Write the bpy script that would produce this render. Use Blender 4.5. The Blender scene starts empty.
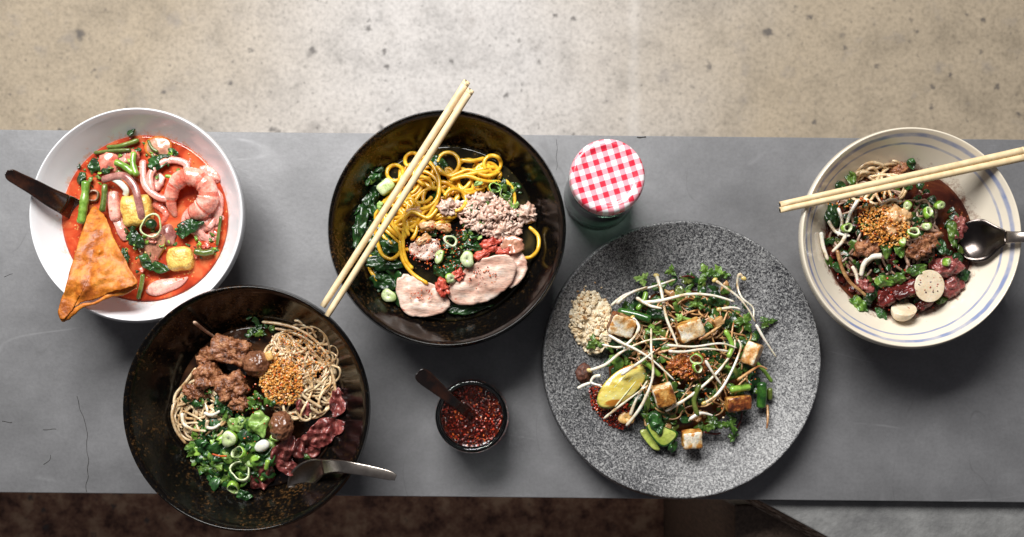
import bpy, math, random
from mathutils import Vector, noise, Matrix
R_ = random.Random(7)
PI = math.pi
SC = bpy.context.scene
# ------------------------------------------------------------------ camera, world, light, exposure
H = 1.10                      # camera height above the table top; principal point at photo pixel (512, 380)
cd = bpy.data.cameras.new('camera'); cam = bpy.data.objects.new('camera', cd); SC.collection.objects.link(cam)
SC.camera = cam
cam.location = (0, 0, H)
cd.sensor_width = 36.0; cd.lens = 36.0 * H / 1.024
cd.shift_y = 111.5 / 1024.0
cd.clip_start = 0.02; cd.clip_end = 60
cd.dof.use_dof = True; cd.dof.focus_distance = 1.045; cd.dof.aperture_fstop = 7.0
W = bpy.data.worlds.new('World'); SC.world = W; W.use_nodes = True
W.node_tree.nodes['Background'].inputs[0].default_value = (0.95, 0.93, 1.0, 1)
W.node_tree.nodes['Background'].inputs[1].default_value = 0.095
def area(name, loc, target, sx, sy, power, col):
    l = bpy.data.lights.new(name, 'AREA'); l.shape = 'RECTANGLE'; l.size = sx; l.size_y = sy
    l.energy = power; l.color = col
    o = bpy.data.objects.new(name, l); SC.collection.objects.link(o); o.location = loc
    o.rotation_euler = (Vector(target) - Vector(loc)).to_track_quat('-Z', 'Y').to_euler()
    return o
area('window_light', (-0.38, 1.12, 1.32), (-0.08, 0.18, 0), 1.15, 0.7, 60, (1.0, 0.985, 0.96))
SC.view_settings.view_transform = 'Standard'; SC.view_settings.look = 'None'
SC.view_settings.exposure = 0.0; SC.view_settings.gamma = 1.0
SC.cycles.use_denoising = True
SC.cycles.max_bounces = 10; SC.cycles.transmission_bounces = 8; SC.cycles.transparent_max_bounces = 12

# ------------------------------------------------------------------ helpers
def P(px, py, z=0.0):
    k = (H - z) / H / 1000.0
    return Vector(((px - 512) * k, -(py - 380) * k, z))
def m_(px, z=0.05): return px / 1000.0 * (H - z) / H
def fnoise(v, s): return noise.noise(Vector(v) * s)
def tag(o, label=None, cat=None, group=None, kind=None):
    if label: o['label'] = label
    if cat: o['category'] = cat
    if group: o['group'] = group
    if kind: o['kind'] = kind
    return o
def empty(name, loc, label, cat, group=None):
    o = bpy.data.objects.new(name, None); SC.collection.objects.link(o); o.location = loc
    return tag(o, label, cat, group)
def mk(name, verts, faces, mats, fm=None, parent=None, smooth=True, base=None):
    """mesh object; top-level ones get their origin at the centre of their foot, parts share their parent's origin"""
    if parent is not None: base = parent['_o'] if '_o' in parent else parent.location
    elif base is None:
        n = len(verts)
        base = Vector((sum(v[0] for v in verts) / n, sum(v[1] for v in verts) / n, min(v[2] for v in verts)))
    base = Vector(base)
    me = bpy.data.meshes.new(name)
    me.from_pydata([tuple(Vector(v) - base) for v in verts], [], faces)
    for m in mats: me.materials.append(m)
    if fm: me.polygons.foreach_set('material_index', fm)
    if smooth: me.polygons.foreach_set('use_smooth', [True] * len(faces))
    me.update()
    o = bpy.data.objects.new(name, me); SC.collection.objects.link(o)
    if parent is not None: o.parent = parent
    else: o.location = base
    return o
def solid(o, t, off=-1):
    m = o.modifiers.new('s', 'SOLIDIFY'); m.thickness = t; m.offset = off; return o
def subd(o, n=1):
    m = o.modifiers.new('d', 'SUBSURF'); m.levels = n; m.render_levels = n; return o
def crom(p, n, closed=False):
    out = []; N = len(p)
    rng = range(N) if closed else range(N - 1)
    for i in rng:
        if closed: a, b, c, d = p[(i - 1) % N], p[i], p[(i + 1) % N], p[(i + 2) % N]
        else: a, b, c, d = p[max(i - 1, 0)], p[i], p[i + 1], p[min(i + 2, N - 1)]
        for k in range(n):
            t = k / n
            out.append(0.5 * ((2 * b) + (c - a) * t + (2 * a - 5 * b + 4 * c - d) * t * t + (3 * b - a - 3 * c + d) * t ** 3))
    if not closed: out.append(p[-1].copy())
    return out
def tube_geo(pts, rad, flat=1.0, seg=8, n=6, wob=0.0, square=False, caps=True, V=None, F=None):
    """pts: world vectors; rad: number or f(t)"""
    V = [] if V is None else V; F = [] if F is None else F
    c = crom(pts, n) if n > 1 else pts
    N = len(c); b0 = len(V)
    for i, p in enumerate(c):
        t = i / (N - 1)
        tg = (c[min(i + 1, N - 1)] - c[max(i - 1, 0)])
        if tg.length < 1e-9: tg = Vector((1, 0, 0))
        tg.normalize()
        side = tg.cross(Vector((0, 0, 1)))
        if side.length < 0.05: side = Vector((1, 0, 0))
        side.normalize(); up = side.cross(tg).normalized()
        r = rad(t) if callable(rad) else rad
        if caps and (i == 0 or i == N - 1): r *= 0.55
        if wob: r *= 1 + wob * fnoise(p, 260)
        for k in range(seg):
            a = 2 * PI * k / seg + (PI / seg if square else 0)
            V.append(p + side * (math.cos(a) * r) + up * (math.sin(a) * r * flat))
    for i in range(N - 1):
        for k in range(seg):
            a = b0 + i * seg + k; b = b0 + i * seg + (k + 1) % seg
            F.append((a, b, b + seg, a + seg))
    F.append(tuple(b0 + k for k in range(seg))[::-1]); F.append(tuple(b0 + (N - 1) * seg + k for k in range(seg)))
    return V, F
def tube(name, px3, r, mat, flat=1.0, seg=8, n=6, wob=0.0, taper=None, parent=None, **kw):
    pts = [P(*q) for q in px3]
    rad = r if taper is None else (lambda t: r * (1 + (taper - 1) * t))
    if kw.pop('bulge', False): rad = lambda t: r * (0.6 + 0.4 * math.sin(PI * min(1, t * 1.4 + .1)) if t < .5 else (1 - 0.45 * (t - .5) * 2) )
    V, F = tube_geo(pts, rad, flat, seg, n, wob, kw.pop('square', False))
    return mk(name, V, F, [mat], parent=parent)
def lathe_geo(prof, c, seg=96, close=False, tilt=None):
    V = []; F = []
    for (r, z) in prof:
        for k in range(seg):
            a = 2 * PI * k / seg
            V.append(Vector((c[0] + r * math.cos(a), c[1] + r * math.sin(a), c[2] + z)))
    n = len(prof)
    for i in range(n if close else n - 1):
        j = (i + 1) % n
        for k in range(seg):
            k2 = (k + 1) % seg
            F.append((i * seg + k, i * seg + k2, j * seg + k2, j * seg + k))
    return V, F
def lathe(name, prof, c, mats, seg=96, close=False, fm=None, parent=None, base=None):
    V, F = lathe_geo(prof, c, seg, close)
    f = None
    if fm: f = [fm(i // seg) for i in range(len(F))]
    return mk(name, V, F, mats, f, parent, base=base if base is not None else (None if parent else c))
def patch(name, outl, z, thick, mats, dome=0.0, amp=0.0, freq=150, rings=7, sm=4, edge_mat=None, fold=None, parent=None,
          rim=1, seed=0.0, droop=0.0, top_extra=None, rag=0.0):
    """solid sheet from an outline in photo pixels at height z (number or f(px,py)); real thickness; domed / wrinkled"""
    zf = z if callable(z) else (lambda x, y: z)
    o2 = crom([Vector((a, b, 0)) for a, b in outl], sm, True) if sm > 1 else [Vector((a, b, 0)) for a, b in outl]
    if rag:
        o2 = [p + Vector((noise.noise(Vector((p.x * .35, p.y * .35, 1))) + .6 * noise.noise(Vector((p.x * .9, p.y * .9, 1))), noise.noise(Vector((p.x * .35, p.y * .35, 9))) + .6 * noise.noise(Vector((p.x * .9, p.y * .9, 9))), 0)) * rag for p in o2]
    n = len(o2); cx = sum(p.x for p in o2) / n; cy = sum(p.y for p in o2) / n
    T = []; B = []
    def top(px, py, t):
        zz = zf(px, py) + dome * (1 - t ** 2.2) - droop * t ** 3
        w = P(px, py, zz)
        if amp: zz += amp * (fnoise((w.x + seed, w.y, 0), freq) + 0.5 * fnoise((w.x, w.y + seed, 3), freq * 2.3))
        if fold: zz += fold(px, py, t)
        if top_extra: zz += top_extra(w, t)
        return P(px, py, zz)
    T.append(top(cx, cy, 0)); B.append(T[0] - Vector((0, 0, thick)))
    for k in range(1, rings + 1):
        t = k / rings
        for p in o2:
            q = top(cx + (p.x - cx) * t, cy + (p.y - cy) * t, t)
            T.append(q)
            inn = 0.97 if k == rings else 1.0
            qb = P(cx + (p.x - cx) * t * inn, cy + (p.y - cy) * t * inn, q.z) - Vector((0, 0, thick))
            B.append(qb)
    V = T + B; off = len(T); F = []; fm = []
    for s, o in ((0, 0), (1, off)):
        for k in range(n):
            f = (o, o + 1 + (k + 1) % n, o + 1 + k)
            F.append(f[::-1] if s == 0 else f); fm.append(0)
        for r in range(rings - 1):
            for k in range(n):
                a = o + 1 + r * n + k; b = o + 1 + r * n + (k + 1) % n
                f = (a, b, b + n, a + n)
                F.append(f[::-1] if s == 0 else f)
                fm.append(edge_mat if (edge_mat is not None and r >= rings - rim) else 0)
    for k in range(n):
        a = 1 + (rings - 1) * n + k; b = 1 + (rings - 1) * n + (k + 1) % n
        F.append((b, a, a + off, b + off)); fm.append(edge_mat if edge_mat is not None else 0)
    if (V[F[0][1]] - V[F[0][0]]).cross(V[F[0][2]] - V[F[0][0]]).z < 0: F = [f[::-1] for f in F]
    return mk(name, V, F, mats, fm, parent)
_ico = {}
def ico(n):
    if n in _ico: return _ico[n]
    import bmesh
    bm = bmesh.new(); bmesh.ops.create_icosphere(bm, subdivisions=n, radius=1.0)
    v = [p.co.copy() for p in bm.verts]; f = [tuple(q.index for q in fc.verts) for fc in bm.faces]
    bm.free(); _ico[n] = (v, f); return _ico[n]
def chunk_geo(c, size, rot=0.0, boxy=0.0, amp=0.0, freq=100, sub=3, tilt=(0, 0), seed=0.0, ridge=0.0):
    v, f = ico(sub); V = []
    M = Matrix.Rotation(rot, 3, 'Z') @ Matrix.Rotation(tilt[0], 3, 'X') @ Matrix.Rotation(tilt[1], 3, 'Y')
    e = 2 + boxy * 9
    for p in v:
        k = (abs(p.x) ** e + abs(p.y) ** e + abs(p.z) ** e) ** (-1 / e)
        q = Vector((p.x * k * size[0], p.y * k * size[1], p.z * k * size[2]))
        w = q + Vector((seed, seed * 1.7, 0))
        if amp:
            d = fnoise(w, freq) + 0.5 * fnoise(w + Vector((5, 5, 5)), freq * 2.1) + 0.25 * fnoise(w, freq * 4.3)
            d += .3 * fnoise(w, freq * 8.1)
            if ridge: d += ridge * (.35 - 1.6 * abs(fnoise(w + Vector((9, 1, 4)), freq * 1.25)) - .6 * abs(fnoise(w, freq * 3.1)))
            q += p * d * amp
        V.append(M @ q + Vector(c))
    return V, list(f)
def chunk(name, px, py, z, sx, sy, sz, mats, side=None, **kw):
    """lump with half-sizes in metres; z is its centre height"""
    parent = kw.pop('parent', None)
    c = P(px, py, z); V, F = chunk_geo(c, (sx, sy, sz), **kw)
    fm = None
    if side is not None:
        fm = []
        for f in F:
            n = (V[f[1]] - V[f[0]]).cross(V[f[2]] - V[f[0]]).normalized()
            fm.append(0 if n.z > side else 1)
    return mk(name, V, F, mats, fm, parent)
def grains(name, spots, mats, size, parent=None, wts=None, long=1.0, smooth=False, sub=1):
    """many small irregular crumbs in one mesh. spots: world vectors"""
    V = []; F = []; fm = []
    v0, f0 = ico(sub)
    for p in spots:
        s = size * R_.uniform(0.55, 1.35)
        M = Matrix.Rotation(R_.uniform(0, 6.3), 3, 'Z') @ Matrix.Rotation(R_.uniform(0, 6.3), 3, 'X')
        b = len(V); sc = Vector((R_.uniform(.7, 1.2) * long, R_.uniform(.6, 1.1), R_.uniform(.35, .8)))
        sd = R_.uniform(0, 50)
        for q in v0:
            w = Vector((q.x * sc.x, q.y * sc.y, q.z * sc.z)) * s * (1 + .35 * noise.noise(q * 1.7 + Vector((sd, 0, 0))))
            V.append(M @ w + p)
        mi = R_.choices(range(len(mats)), wts)[0] if len(mats) > 1 else 0
        for f in f0: F.append(tuple(b + i for i in f)); fm.append(mi)
    return mk(name, V, F, mats, fm, parent, smooth=smooth)
def in_ell(cx, cy, rx, ry, ang=0, p=0.5):
    a = R_.uniform(0, 2 * PI); r = R_.random() ** p
    x = rx * r * math.cos(a); y = ry * r * math.sin(a)
    ca, sa = math.cos(ang), math.sin(ang)
    return cx + x * ca - y * sa, cy + x * sa + y * ca

# ------------------------------------------------------------------ materials
def newmat(name):
    m = bpy.data.materials.new(name); m.use_nodes = True
    nt = m.node_tree; b = nt.nodes['Principled BSDF']
    return m, nt, b
def N(nt, t, **kw):
    n = nt.nodes.new(t)
    for k, v in kw.items():
        if k in ('operation', 'blend_type', 'data_type', 'feature', 'distance', 'wave_type', 'bands_direction', 'noise_dimensions', 'interpolation_type', 'clamp'):
            setattr(n, k, v)
        else: n.inputs[k].default_value = v
    return n
def L(nt, a, b): nt.links.new(a, b)
def ramp(nt, stops, fac, interp='LINEAR'):
    r = nt.nodes.new('ShaderNodeValToRGB'); r.color_ramp.interpolation = interp
    e = r.color_ramp.elements
    while len(e) < len(stops): e.new(0.5)
    for i, (p, c) in enumerate(stops):
        e[i].position = p; e[i].color = (c[0], c[1], c[2], 1) if hasattr(c, '__len__') else (c, c, c, 1)
    L(nt, fac, r.inputs['Fac']); return r
def coords(nt, rnd=True):
    tc = nt.nodes.new('ShaderNodeTexCoord')
    if not rnd: return tc.outputs['Object']
    oi = nt.nodes.new('ShaderNodeObjectInfo')
    m = N(nt, 'ShaderNodeMath', operation='MULTIPLY'); m.inputs[1].default_value = 7.0
    L(nt, oi.outputs['Random'], m.inputs[0])
    a = N(nt, 'ShaderNodeVectorMath', operation='ADD')
    L(nt, tc.outputs['Object'], a.inputs[0]); L(nt, m.outputs[0], a.inputs[1])
    return a.outputs[0]
def mix(nt, fac, a, b, bt='MIX'):
    m = nt.nodes.new('ShaderNodeMix'); m.data_type = 'RGBA'; m.blend_type = bt
    for s, i in ((fac, 0), (a, 6), (b, 7)):
        if hasattr(s, 'links') or isinstance(s, bpy.types.NodeSocket): L(nt, s, m.inputs[i])
        elif i == 0: m.inputs[0].default_value = s
        else: m.inputs[i].default_value = (s[0], s[1], s[2], 1)
    return m.outputs[2]
def food(name, stops, scale=150, rough=0.45, bump=0.4, bscale=400, bdist=0.0006, coat=0.0, sss=0.0, ssr=(0.004, 0.002, 0.001),
         detail=5, speck=None, rvar=0.0, spec=0.5, hv=0.0, fine=.6, aniso=None):
    m, nt, b = newmat(name); v = coords(nt)
    if aniso:
        mp = nt.nodes.new('ShaderNodeMapping'); mp.inputs['Scale'].default_value = aniso; mp.inputs['Rotation'].default_value = (0, 0, .5); L(nt, v, mp.inputs[0]); v = mp.outputs[0]
    n = N(nt, 'ShaderNodeTexNoise', Scale=scale, Detail=detail, Roughness=0.6); L(nt, v, n.inputs['Vector'])
    stops = [(.5 + (p - .5) * .62, c) for p, c in stops]
    r = ramp(nt, stops, n.outputs['Fac']); col = r.outputs['Color']
    nf = N(nt, 'ShaderNodeTexNoise', Scale=scale * 5.5, Detail=3, Roughness=.7); L(nt, v, nf.inputs['Vector'])
    col = mix(nt, fine, col, ramp(nt, [(.34, .5), (.5, .95), (.62, 1.18)], nf.outputs['Fac']).outputs['Color'], 'MULTIPLY')
    if speck:   # (colour, scale, threshold)
        n3 = N(nt, 'ShaderNodeTexNoise', Scale=speck[1], Detail=2); L(nt, v, n3.inputs['Vector'])
        r3 = ramp(nt, [(speck[2], 0.0), (speck[2] + .05, 1.0)], n3.outputs['Fac'])
        col = mix(nt, r3.outputs['Color'], col, speck[0])
    if hv:
        oi = nt.nodes.new('ShaderNodeObjectInfo'); hs = nt.nodes.new('ShaderNodeHueSaturation')
        mr = nt.nodes.new('ShaderNodeMapRange'); mr.inputs[3].default_value = 1 - hv; mr.inputs[4].default_value = 1 + hv
        L(nt, oi.outputs['Random'], mr.inputs[0]); L(nt, mr.outputs[0], hs.inputs['Value']); L(nt, col, hs.inputs['Color']); col = hs.outputs['Color']
    L(nt, col, b.inputs['Base Color'])
    b.inputs['Roughness'].default_value = rough
    if rvar:
        rr = ramp(nt, [(.35, max(0.03, rough - rvar)), (.65, min(1, rough + rvar))], n.outputs['Fac']); L(nt, rr.outputs['Color'], b.inputs['Roughness'])
    b.inputs['Specular IOR Level'].default_value = spec
    if bump:
        n2 = N(nt, 'ShaderNodeTexNoise', Scale=bscale, Detail=4); L(nt, v, n2.inputs['Vector'])
        bp = N(nt, 'ShaderNodeBump', Strength=bump, Distance=bdist); L(nt, n2.outputs['Fac'], bp.inputs['Height'])
        L(nt, bp.outputs[0], b.inputs['Normal'])
    if coat: b.inputs['Coat Weight'].default_value = coat; b.inputs['Coat Roughness'].default_value = 0.12
    if sss:
        b.inputs['Subsurface Weight'].default_value = sss; b.inputs['Subsurface Radius'].default_value = ssr; b.inputs['Subsurface Scale'].default_value = 1.0
    return m
M = {}
M['egg'] = food('egg_noodle', [(.3, (.68, .33, .012)), (.7, (.95, .6, .06))], 120, .3, .2, 500, coat=.4, sss=.15, fine=.25)
M['rice'] = food('rice_noodle', [(.3, (.5, .3, .13)), (.7, (.86, .68, .44))], 90, .32, .2, 500, coat=.4, sss=.15, hv=.2)
M['rice_brown'] = food('sauced_noodle', [(.3, (.26, .09, .025)), (.7, (.66, .4, .17))], 110, .35, .2, 500, coat=.3, hv=.3)
M['rice_dark'] = food('noodle_in_dark_broth', [(.3, (.22, .11, .07)), (.7, (.5, .34, .24))], 110, .3, .2, 500, coat=.4, hv=.35)
M['rice_pink'] = food('noodle_in_red_broth', [(.3, (.78, .25, .2)), (.7, (.9, .45, .38))], 80, .25, .15, 400, coat=.6, sss=.2)
M['sprout'] = food('bean_sprout', [(.25, (.46, .3, .14)), (.42, (.76, .66, .5)), (.6, (.88, .82, .72))], 60, .28, .15, 400, coat=.5, sss=.25, hv=.1, fine=.25)
M['sprout_tip'] = food('bean_sprout_head', [(.3, (.6, .42, .1)), (.7, (.75, .6, .25))], 60, .3, .15, 400, coat=.5)
M['leaf'] = food('green_leaf', [(.28, (.025, .07, .008)), (.5, (.07, .15, .02)), (.72, (.15, .25, .04))], 120, .35, .5, 350, .0008, coat=.12, hv=.35)
M['leaf_dark'] = food('dark_cooked_leaf', [(.3, (.006, .026, .007)), (.7, (.03, .10, .02))], 120, .3, .6, 250, .001, coat=.3, hv=.3)
M['leaf_pale'] = food('pale_leaf', [(.3, (.16, .3, .05)), (.7, (.32, .46, .13))], 120, .35, .5, 300, .0008, coat=.12, hv=.2)
M['stem'] = food('green_stem', [(.3, (.14, .3, .03)), (.7, (.3, .48, .08))], 80, .28, .3, 300, coat=.5, hv=.2)
M['stem_dark'] = food('olive_stem', [(.3, (.06, .1, .012)), (.7, (.16, .2, .04))], 80, .28, .3, 300, coat=.5, hv=.3)
M['scal'] = food('scallion_green', [(.3, (.14, .32, .02)), (.7, (.35, .55, .08))], 120, .28, .2, 300, coat=.5, hv=.25)
M['scal_in'] = food('scallion_core', [(.3, (.45, .58, .22)), (.7, (.72, .78, .5))], 120, .28, .2, 300, coat=.5)
M['white_veg'] = food('white_vegetable', [(.3, (.7, .7, .58)), (.7, (.82, .82, .75))], 120, .3, .2, 300, coat=.5, sss=.2, fine=.25)
M['braise'] = food('braised_meat', [(.25, (.06, .016, .006)), (.5, (.27, .095, .035)), (.75, (.5, .235, .11))], 140, .42, 1.0, 520, .0016, coat=.15, rvar=.12)
M['ball'] = food('meatball', [(.3, (.11, .038, .018)), (.7, (.25, .105, .05))], 130, .34, .5, 420, .0008, coat=.4, speck=((.12, .02, .01), 160, .66))
M['beef'] = food('sliced_beef', [(.25, (.09, .014, .013)), (.5, (.23, .05, .045)), (.8, (.42, .15, .12))], 170, .3, .8, 380, .0012, coat=.5, hv=.15)
M['mince'] = food('minced_pork', [(.3, (.48, .28, .2)), (.7, (.75, .56, .46))], 170, .4, .7, 450, .001, coat=.3, hv=.1)
M['pork'] = food('roast_pork', [(.25, (.55, .3, .22)), (.6, (.78, .55, .44)), (.8, (.86, .7, .6))], 75, .38, .45, 300, .0007, coat=.25, sss=.1, aniso=(.45, 1.8, 1), speck=((.5, .12, .07), 210, .69))
M['pork_edge'] = food('red_pork_crust', [(.3, (.35, .03, .015)), (.7, (.7, .13, .08))], 140, .42, .8, 300, coat=.2)
M['rind'] = food('pork_crackling', [(.3, (.5, .24, .08)), (.7, (.72, .46, .24))], 150, .35, .8, 350, .001, coat=.4)
M['tofu'] = food('white_tofu', [(.3, (.5, .22, .05)), (.46, (.78, .58, .33)), (.62, (.87, .8, .66))], 90, .4, .3, 350, sss=.2, speck=((.6, .28, .07), 95, .64))
M['tofu_fry'] = food('fried_tofu_skin', [(.28, (.14, .035, .01)), (.5, (.5, .2, .035)), (.75, (.78, .48, .15))], 110, .35, .8, 300, .001, coat=.3)
M['tofu_char'] = food('charred_tofu_skin', [(.3, (.05, .012, .006)), (.55, (.24, .06, .015)), (.8, (.6, .28, .07))], 120, .3, .8, 300, .001, coat=.5)
M['puff'] = food('fried_tofu_puff', [(.3, (.6, .3, .04)), (.65, (.85, .58, .14))], 130, .4, .9, 330, .0013, coat=.3)
M['shrimp'] = food('shrimp_flesh', [(.25, (.72, .14, .09)), (.5, (.86, .34, .25)), (.75, (.92, .6, .5))], 75, .25, .3, 250, coat=.7, sss=.15)
M['shrimp_band'] = food('shrimp_band', [(.3, (.66, .09, .05)), (.7, (.84, .26, .18))], 120, .25, .3, 300, coat=.7, sss=.2)
M['shrimp_tail'] = food('shrimp_tail', [(.3, (.7, .1, .04)), (.7, (.85, .24, .12))], 120, .25, .3, 300, coat=.6)
M['fish'] = food('pink_fish_cake', [(.3, (.82, .32, .26)), (.7, (.9, .5, .42))], 70, .22, .2, 300, coat=.7, sss=.2)
M['squid'] = food('purple_squid_strip', [(.3, (.26, .08, .07)), (.7, (.5, .24, .2))], 90, .25, .3, 300, coat=.6)
M['pinklump'] = food('red_stained_meat', [(.3, (.6, .1, .06)), (.7, (.85, .32, .24))], 110, .28, .6, 300, .001, coat=.6)
M['carrot'] = food('orange_cake_slice', [(.3, (.55, .13, .02)), (.7, (.75, .26, .05))], 110, .28, .4, 300, coat=.5)
M['brown_slice'] = food('brown_meat_slice', [(.3, (.4, .16, .1)), (.7, (.62, .32, .2))], 100, .3, .5, 300, coat=.5)
M['fishball'] = food('fish_ball', [(.3, (.7, .56, .38)), (.7, (.82, .71, .54))], 60, .32, .15, 350, sss=.2, coat=.3, speck=((.3, .05, .02), 210, .67), fine=.25)
M['maroon'] = food('cooked_liver', [(.3, (.05, .006, .005)), (.7, (.18, .025, .02))], 110, .25, .5, 300, .001, coat=.1, hv=.2)
M['lime'] = food('lime_flesh', [(.2, (.34, .15, .015)), (.42, (.62, .48, .08)), (.75, (.78, .7, .24))], 50, .2, .15, 200, fine=.25, coat=.5, aniso=(.5, 1.6, 1), sss=.2, speck=((.45, .17, .02), 60, .56))
M['lime_pith'] = food('lime_pith', [(.3, (.7, .7, .4)), (.7, (.8, .8, .55))], 70, .35, .2, 300)
M['lime_rind'] = food('lime_rind', [(.3, (.16, .3, .03)), (.7, (.28, .42, .05))], 120, .3, .5, 500, coat=.3)
M['zuke'] = food('zucchini_flesh', [(.3, (.32, .4, .06)), (.7, (.5, .56, .14))], 70, .28, .3, 300, coat=.5)
M['zuke_skin'] = food('zucchini_skin', [(.3, (.012, .06, .01)), (.7, (.05, .16, .02))], 120, .25, .3, 300, coat=.6)
M['peanut'] = food('crushed_peanut', [(.3, (.8, .6, .35)), (.7, (.94, .84, .64))], 200, .55, .4, 600, hv=.1, fine=.3)
M['peanut_br'] = food('browned_peanut', [(.3, (.4, .2, .07)), (.7, (.6, .36, .16))], 200, .55, .4, 600)
M['garlic'] = food('fried_garlic', [(.3, (.46, .14, .012)), (.7, (.8, .37, .07))], 300, .4, .4, 600, coat=.3)
M['garlic_lt'] = food('pale_fried_garlic', [(.3, (.6, .3, .07)), (.7, (.84, .56, .22))], 300, .4, .4, 600, coat=.3)
M['chili'] = food('chili_flake', [(.3, (.22, .01, .003)), (.7, (.5, .04, .01))], 250, .28, .3, 600, coat=.6)
M['chili_dk'] = food('dark_chili_flake', [(.3, (.03, .003, .002)), (.7, (.1, .008, .004))], 250, .28, .3, 600, coat=.6)
M['chili_or'] = food('orange_chili_flake', [(.3, (.5, .07, .01)), (.7, (.72, .18, .03))], 250, .28, .3, 600, coat=.6)
M['spice'] = food('brown_spice', [(.3, (.06, .02, .012)), (.7, (.17, .06, .035))], 400, .6, .8, 700)
M['paste'] = food('chili_mince', [(.25, (.12, .02, .006)), (.5, (.4, .11, .02)), (.75, (.65, .27, .06))], 250, .35, .9, 450, .0014, coat=.5)
M['wonton'] = food('fried_wonton_skin', [(.28, (.3, .07, .006)), (.5, (.55, .16, .012)), (.8, (.7, .27, .035))], 60, .5, .8, 140, .0018, coat=.0, rvar=.08)
M['bamboo'] = None

def wood(name, c1, c2, axis_scale=(8, 160, 160), rough=.5, bump=.2):
    m, nt, b = newmat(name); v = coords(nt)
    mp = nt.nodes.new('ShaderNodeMapping'); mp.inputs['Scale'].default_value = axis_scale; L(nt, v, mp.inputs[0])
    n = N(nt, 'ShaderNodeTexNoise', Scale=4.0, Detail=6, Roughness=.65); L(nt, mp.outputs[0], n.inputs['Vector'])
    r = ramp(nt, [(.3, c1), (.7, c2)], n.outputs['Fac']); L(nt, r.outputs['Color'], b.inputs['Base Color'])
    b.inputs['Roughness'].default_value = rough
    bp = N(nt, 'ShaderNodeBump', Strength=bump, Distance=.0006); L(nt, n.outputs['Fac'], bp.inputs['Height']); L(nt, bp.outputs[0], b.inputs['Normal'])
    return m
M['bamboo'] = wood('pale_bamboo', (.66, .47, .25), (.84, .68, .43), (30, 30, 30), .5, .15)
M['brown_wood'] = wood('worn_brown_wood', (.05, .03, .02), (.15, .1, .07), (60, 60, 10), .6, .6)
M['lacquer'] = food('dark_lacquer', [(.35, (.008, .004, .003)), (.7, (.04, .012, .005))], 60, .22, .15, 200, coat=.6, fine=.25)

def broth(name, c1, c2, c3, scale=45, rough=.07, film=None):
    m, nt, b = newmat(name); v = coords(nt)
    n = N(nt, 'ShaderNodeTexNoise', Scale=scale, Detail=5, Distortion=1.2); L(nt, v, n.inputs['Vector'])
    r = ramp(nt, [(.3, c1), (.5, c2), (.72, c3)], n.outputs['Fac']); col = r.outputs['Color']
    vo = N(nt, 'ShaderNodeTexVoronoi', Scale=230.0, Randomness=1.0); L(nt, v, vo.inputs['Vector'])
    rr = ramp(nt, [(.16, 1.0), (.24, 0.0)], vo.outputs['Distance'])
    n4 = N(nt, 'ShaderNodeTexNoise', Scale=60.0); L(nt, v, n4.inputs['Vector'])
    r4 = ramp(nt, [(.5, 0.0), (.6, .7)], n4.outputs['Fac'])
    mm = N(nt, 'ShaderNodeMath', operation='MULTIPLY'); L(nt, rr.outputs['Color'], mm.inputs[0]); L(nt, r4.outputs['Color'], mm.inputs[1])
    col = mix(nt, mm.outputs[0], col, film or c3)
    L(nt, col, b.inputs['Base Color']); b.inputs['Roughness'].default_value = rough
    n2 = N(nt, 'ShaderNodeTexNoise', Scale=90.0, Detail=3); L(nt, v, n2.inputs['Vector'])
    bp = N(nt, 'ShaderNodeBump', Strength=.35, Distance=.0012); L(nt, n2.outputs['Fac'], bp.inputs['Height']); L(nt, bp.outputs[0], b.inputs['Normal'])
    return m
M['broth_red'] = broth('red_soup', (.26, .024, .01), (.5, .062, .022), (.64, .19, .07), film=(.75, .36, .12))
M['broth_dark'] = broth('dark_beef_broth', (.012, .006, .004), (.03, .012, .006), (.08, .035, .015), film=(.25, .12, .04))
M['broth_green'] = broth('clear_pork_broth', (.008, .007, .003), (.018, .015, .006), (.05, .035, .012), film=(.3, .2, .07))
M['broth_brown'] = broth('blood_red_broth', (.025, .006, .004), (.06, .013, .007), (.12, .035, .014), film=(.4, .12, .04))
M['oil'] = broth('chili_oil', (.012, .002, .001), (.04, .004, .002), (.1, .012, .004), film=(.4, .08, .02))
M['sauce'] = broth('brown_sauce', (.04, .012, .006), (.1, .03, .01), (.2, .07, .02), film=(.3, .12, .04))

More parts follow.
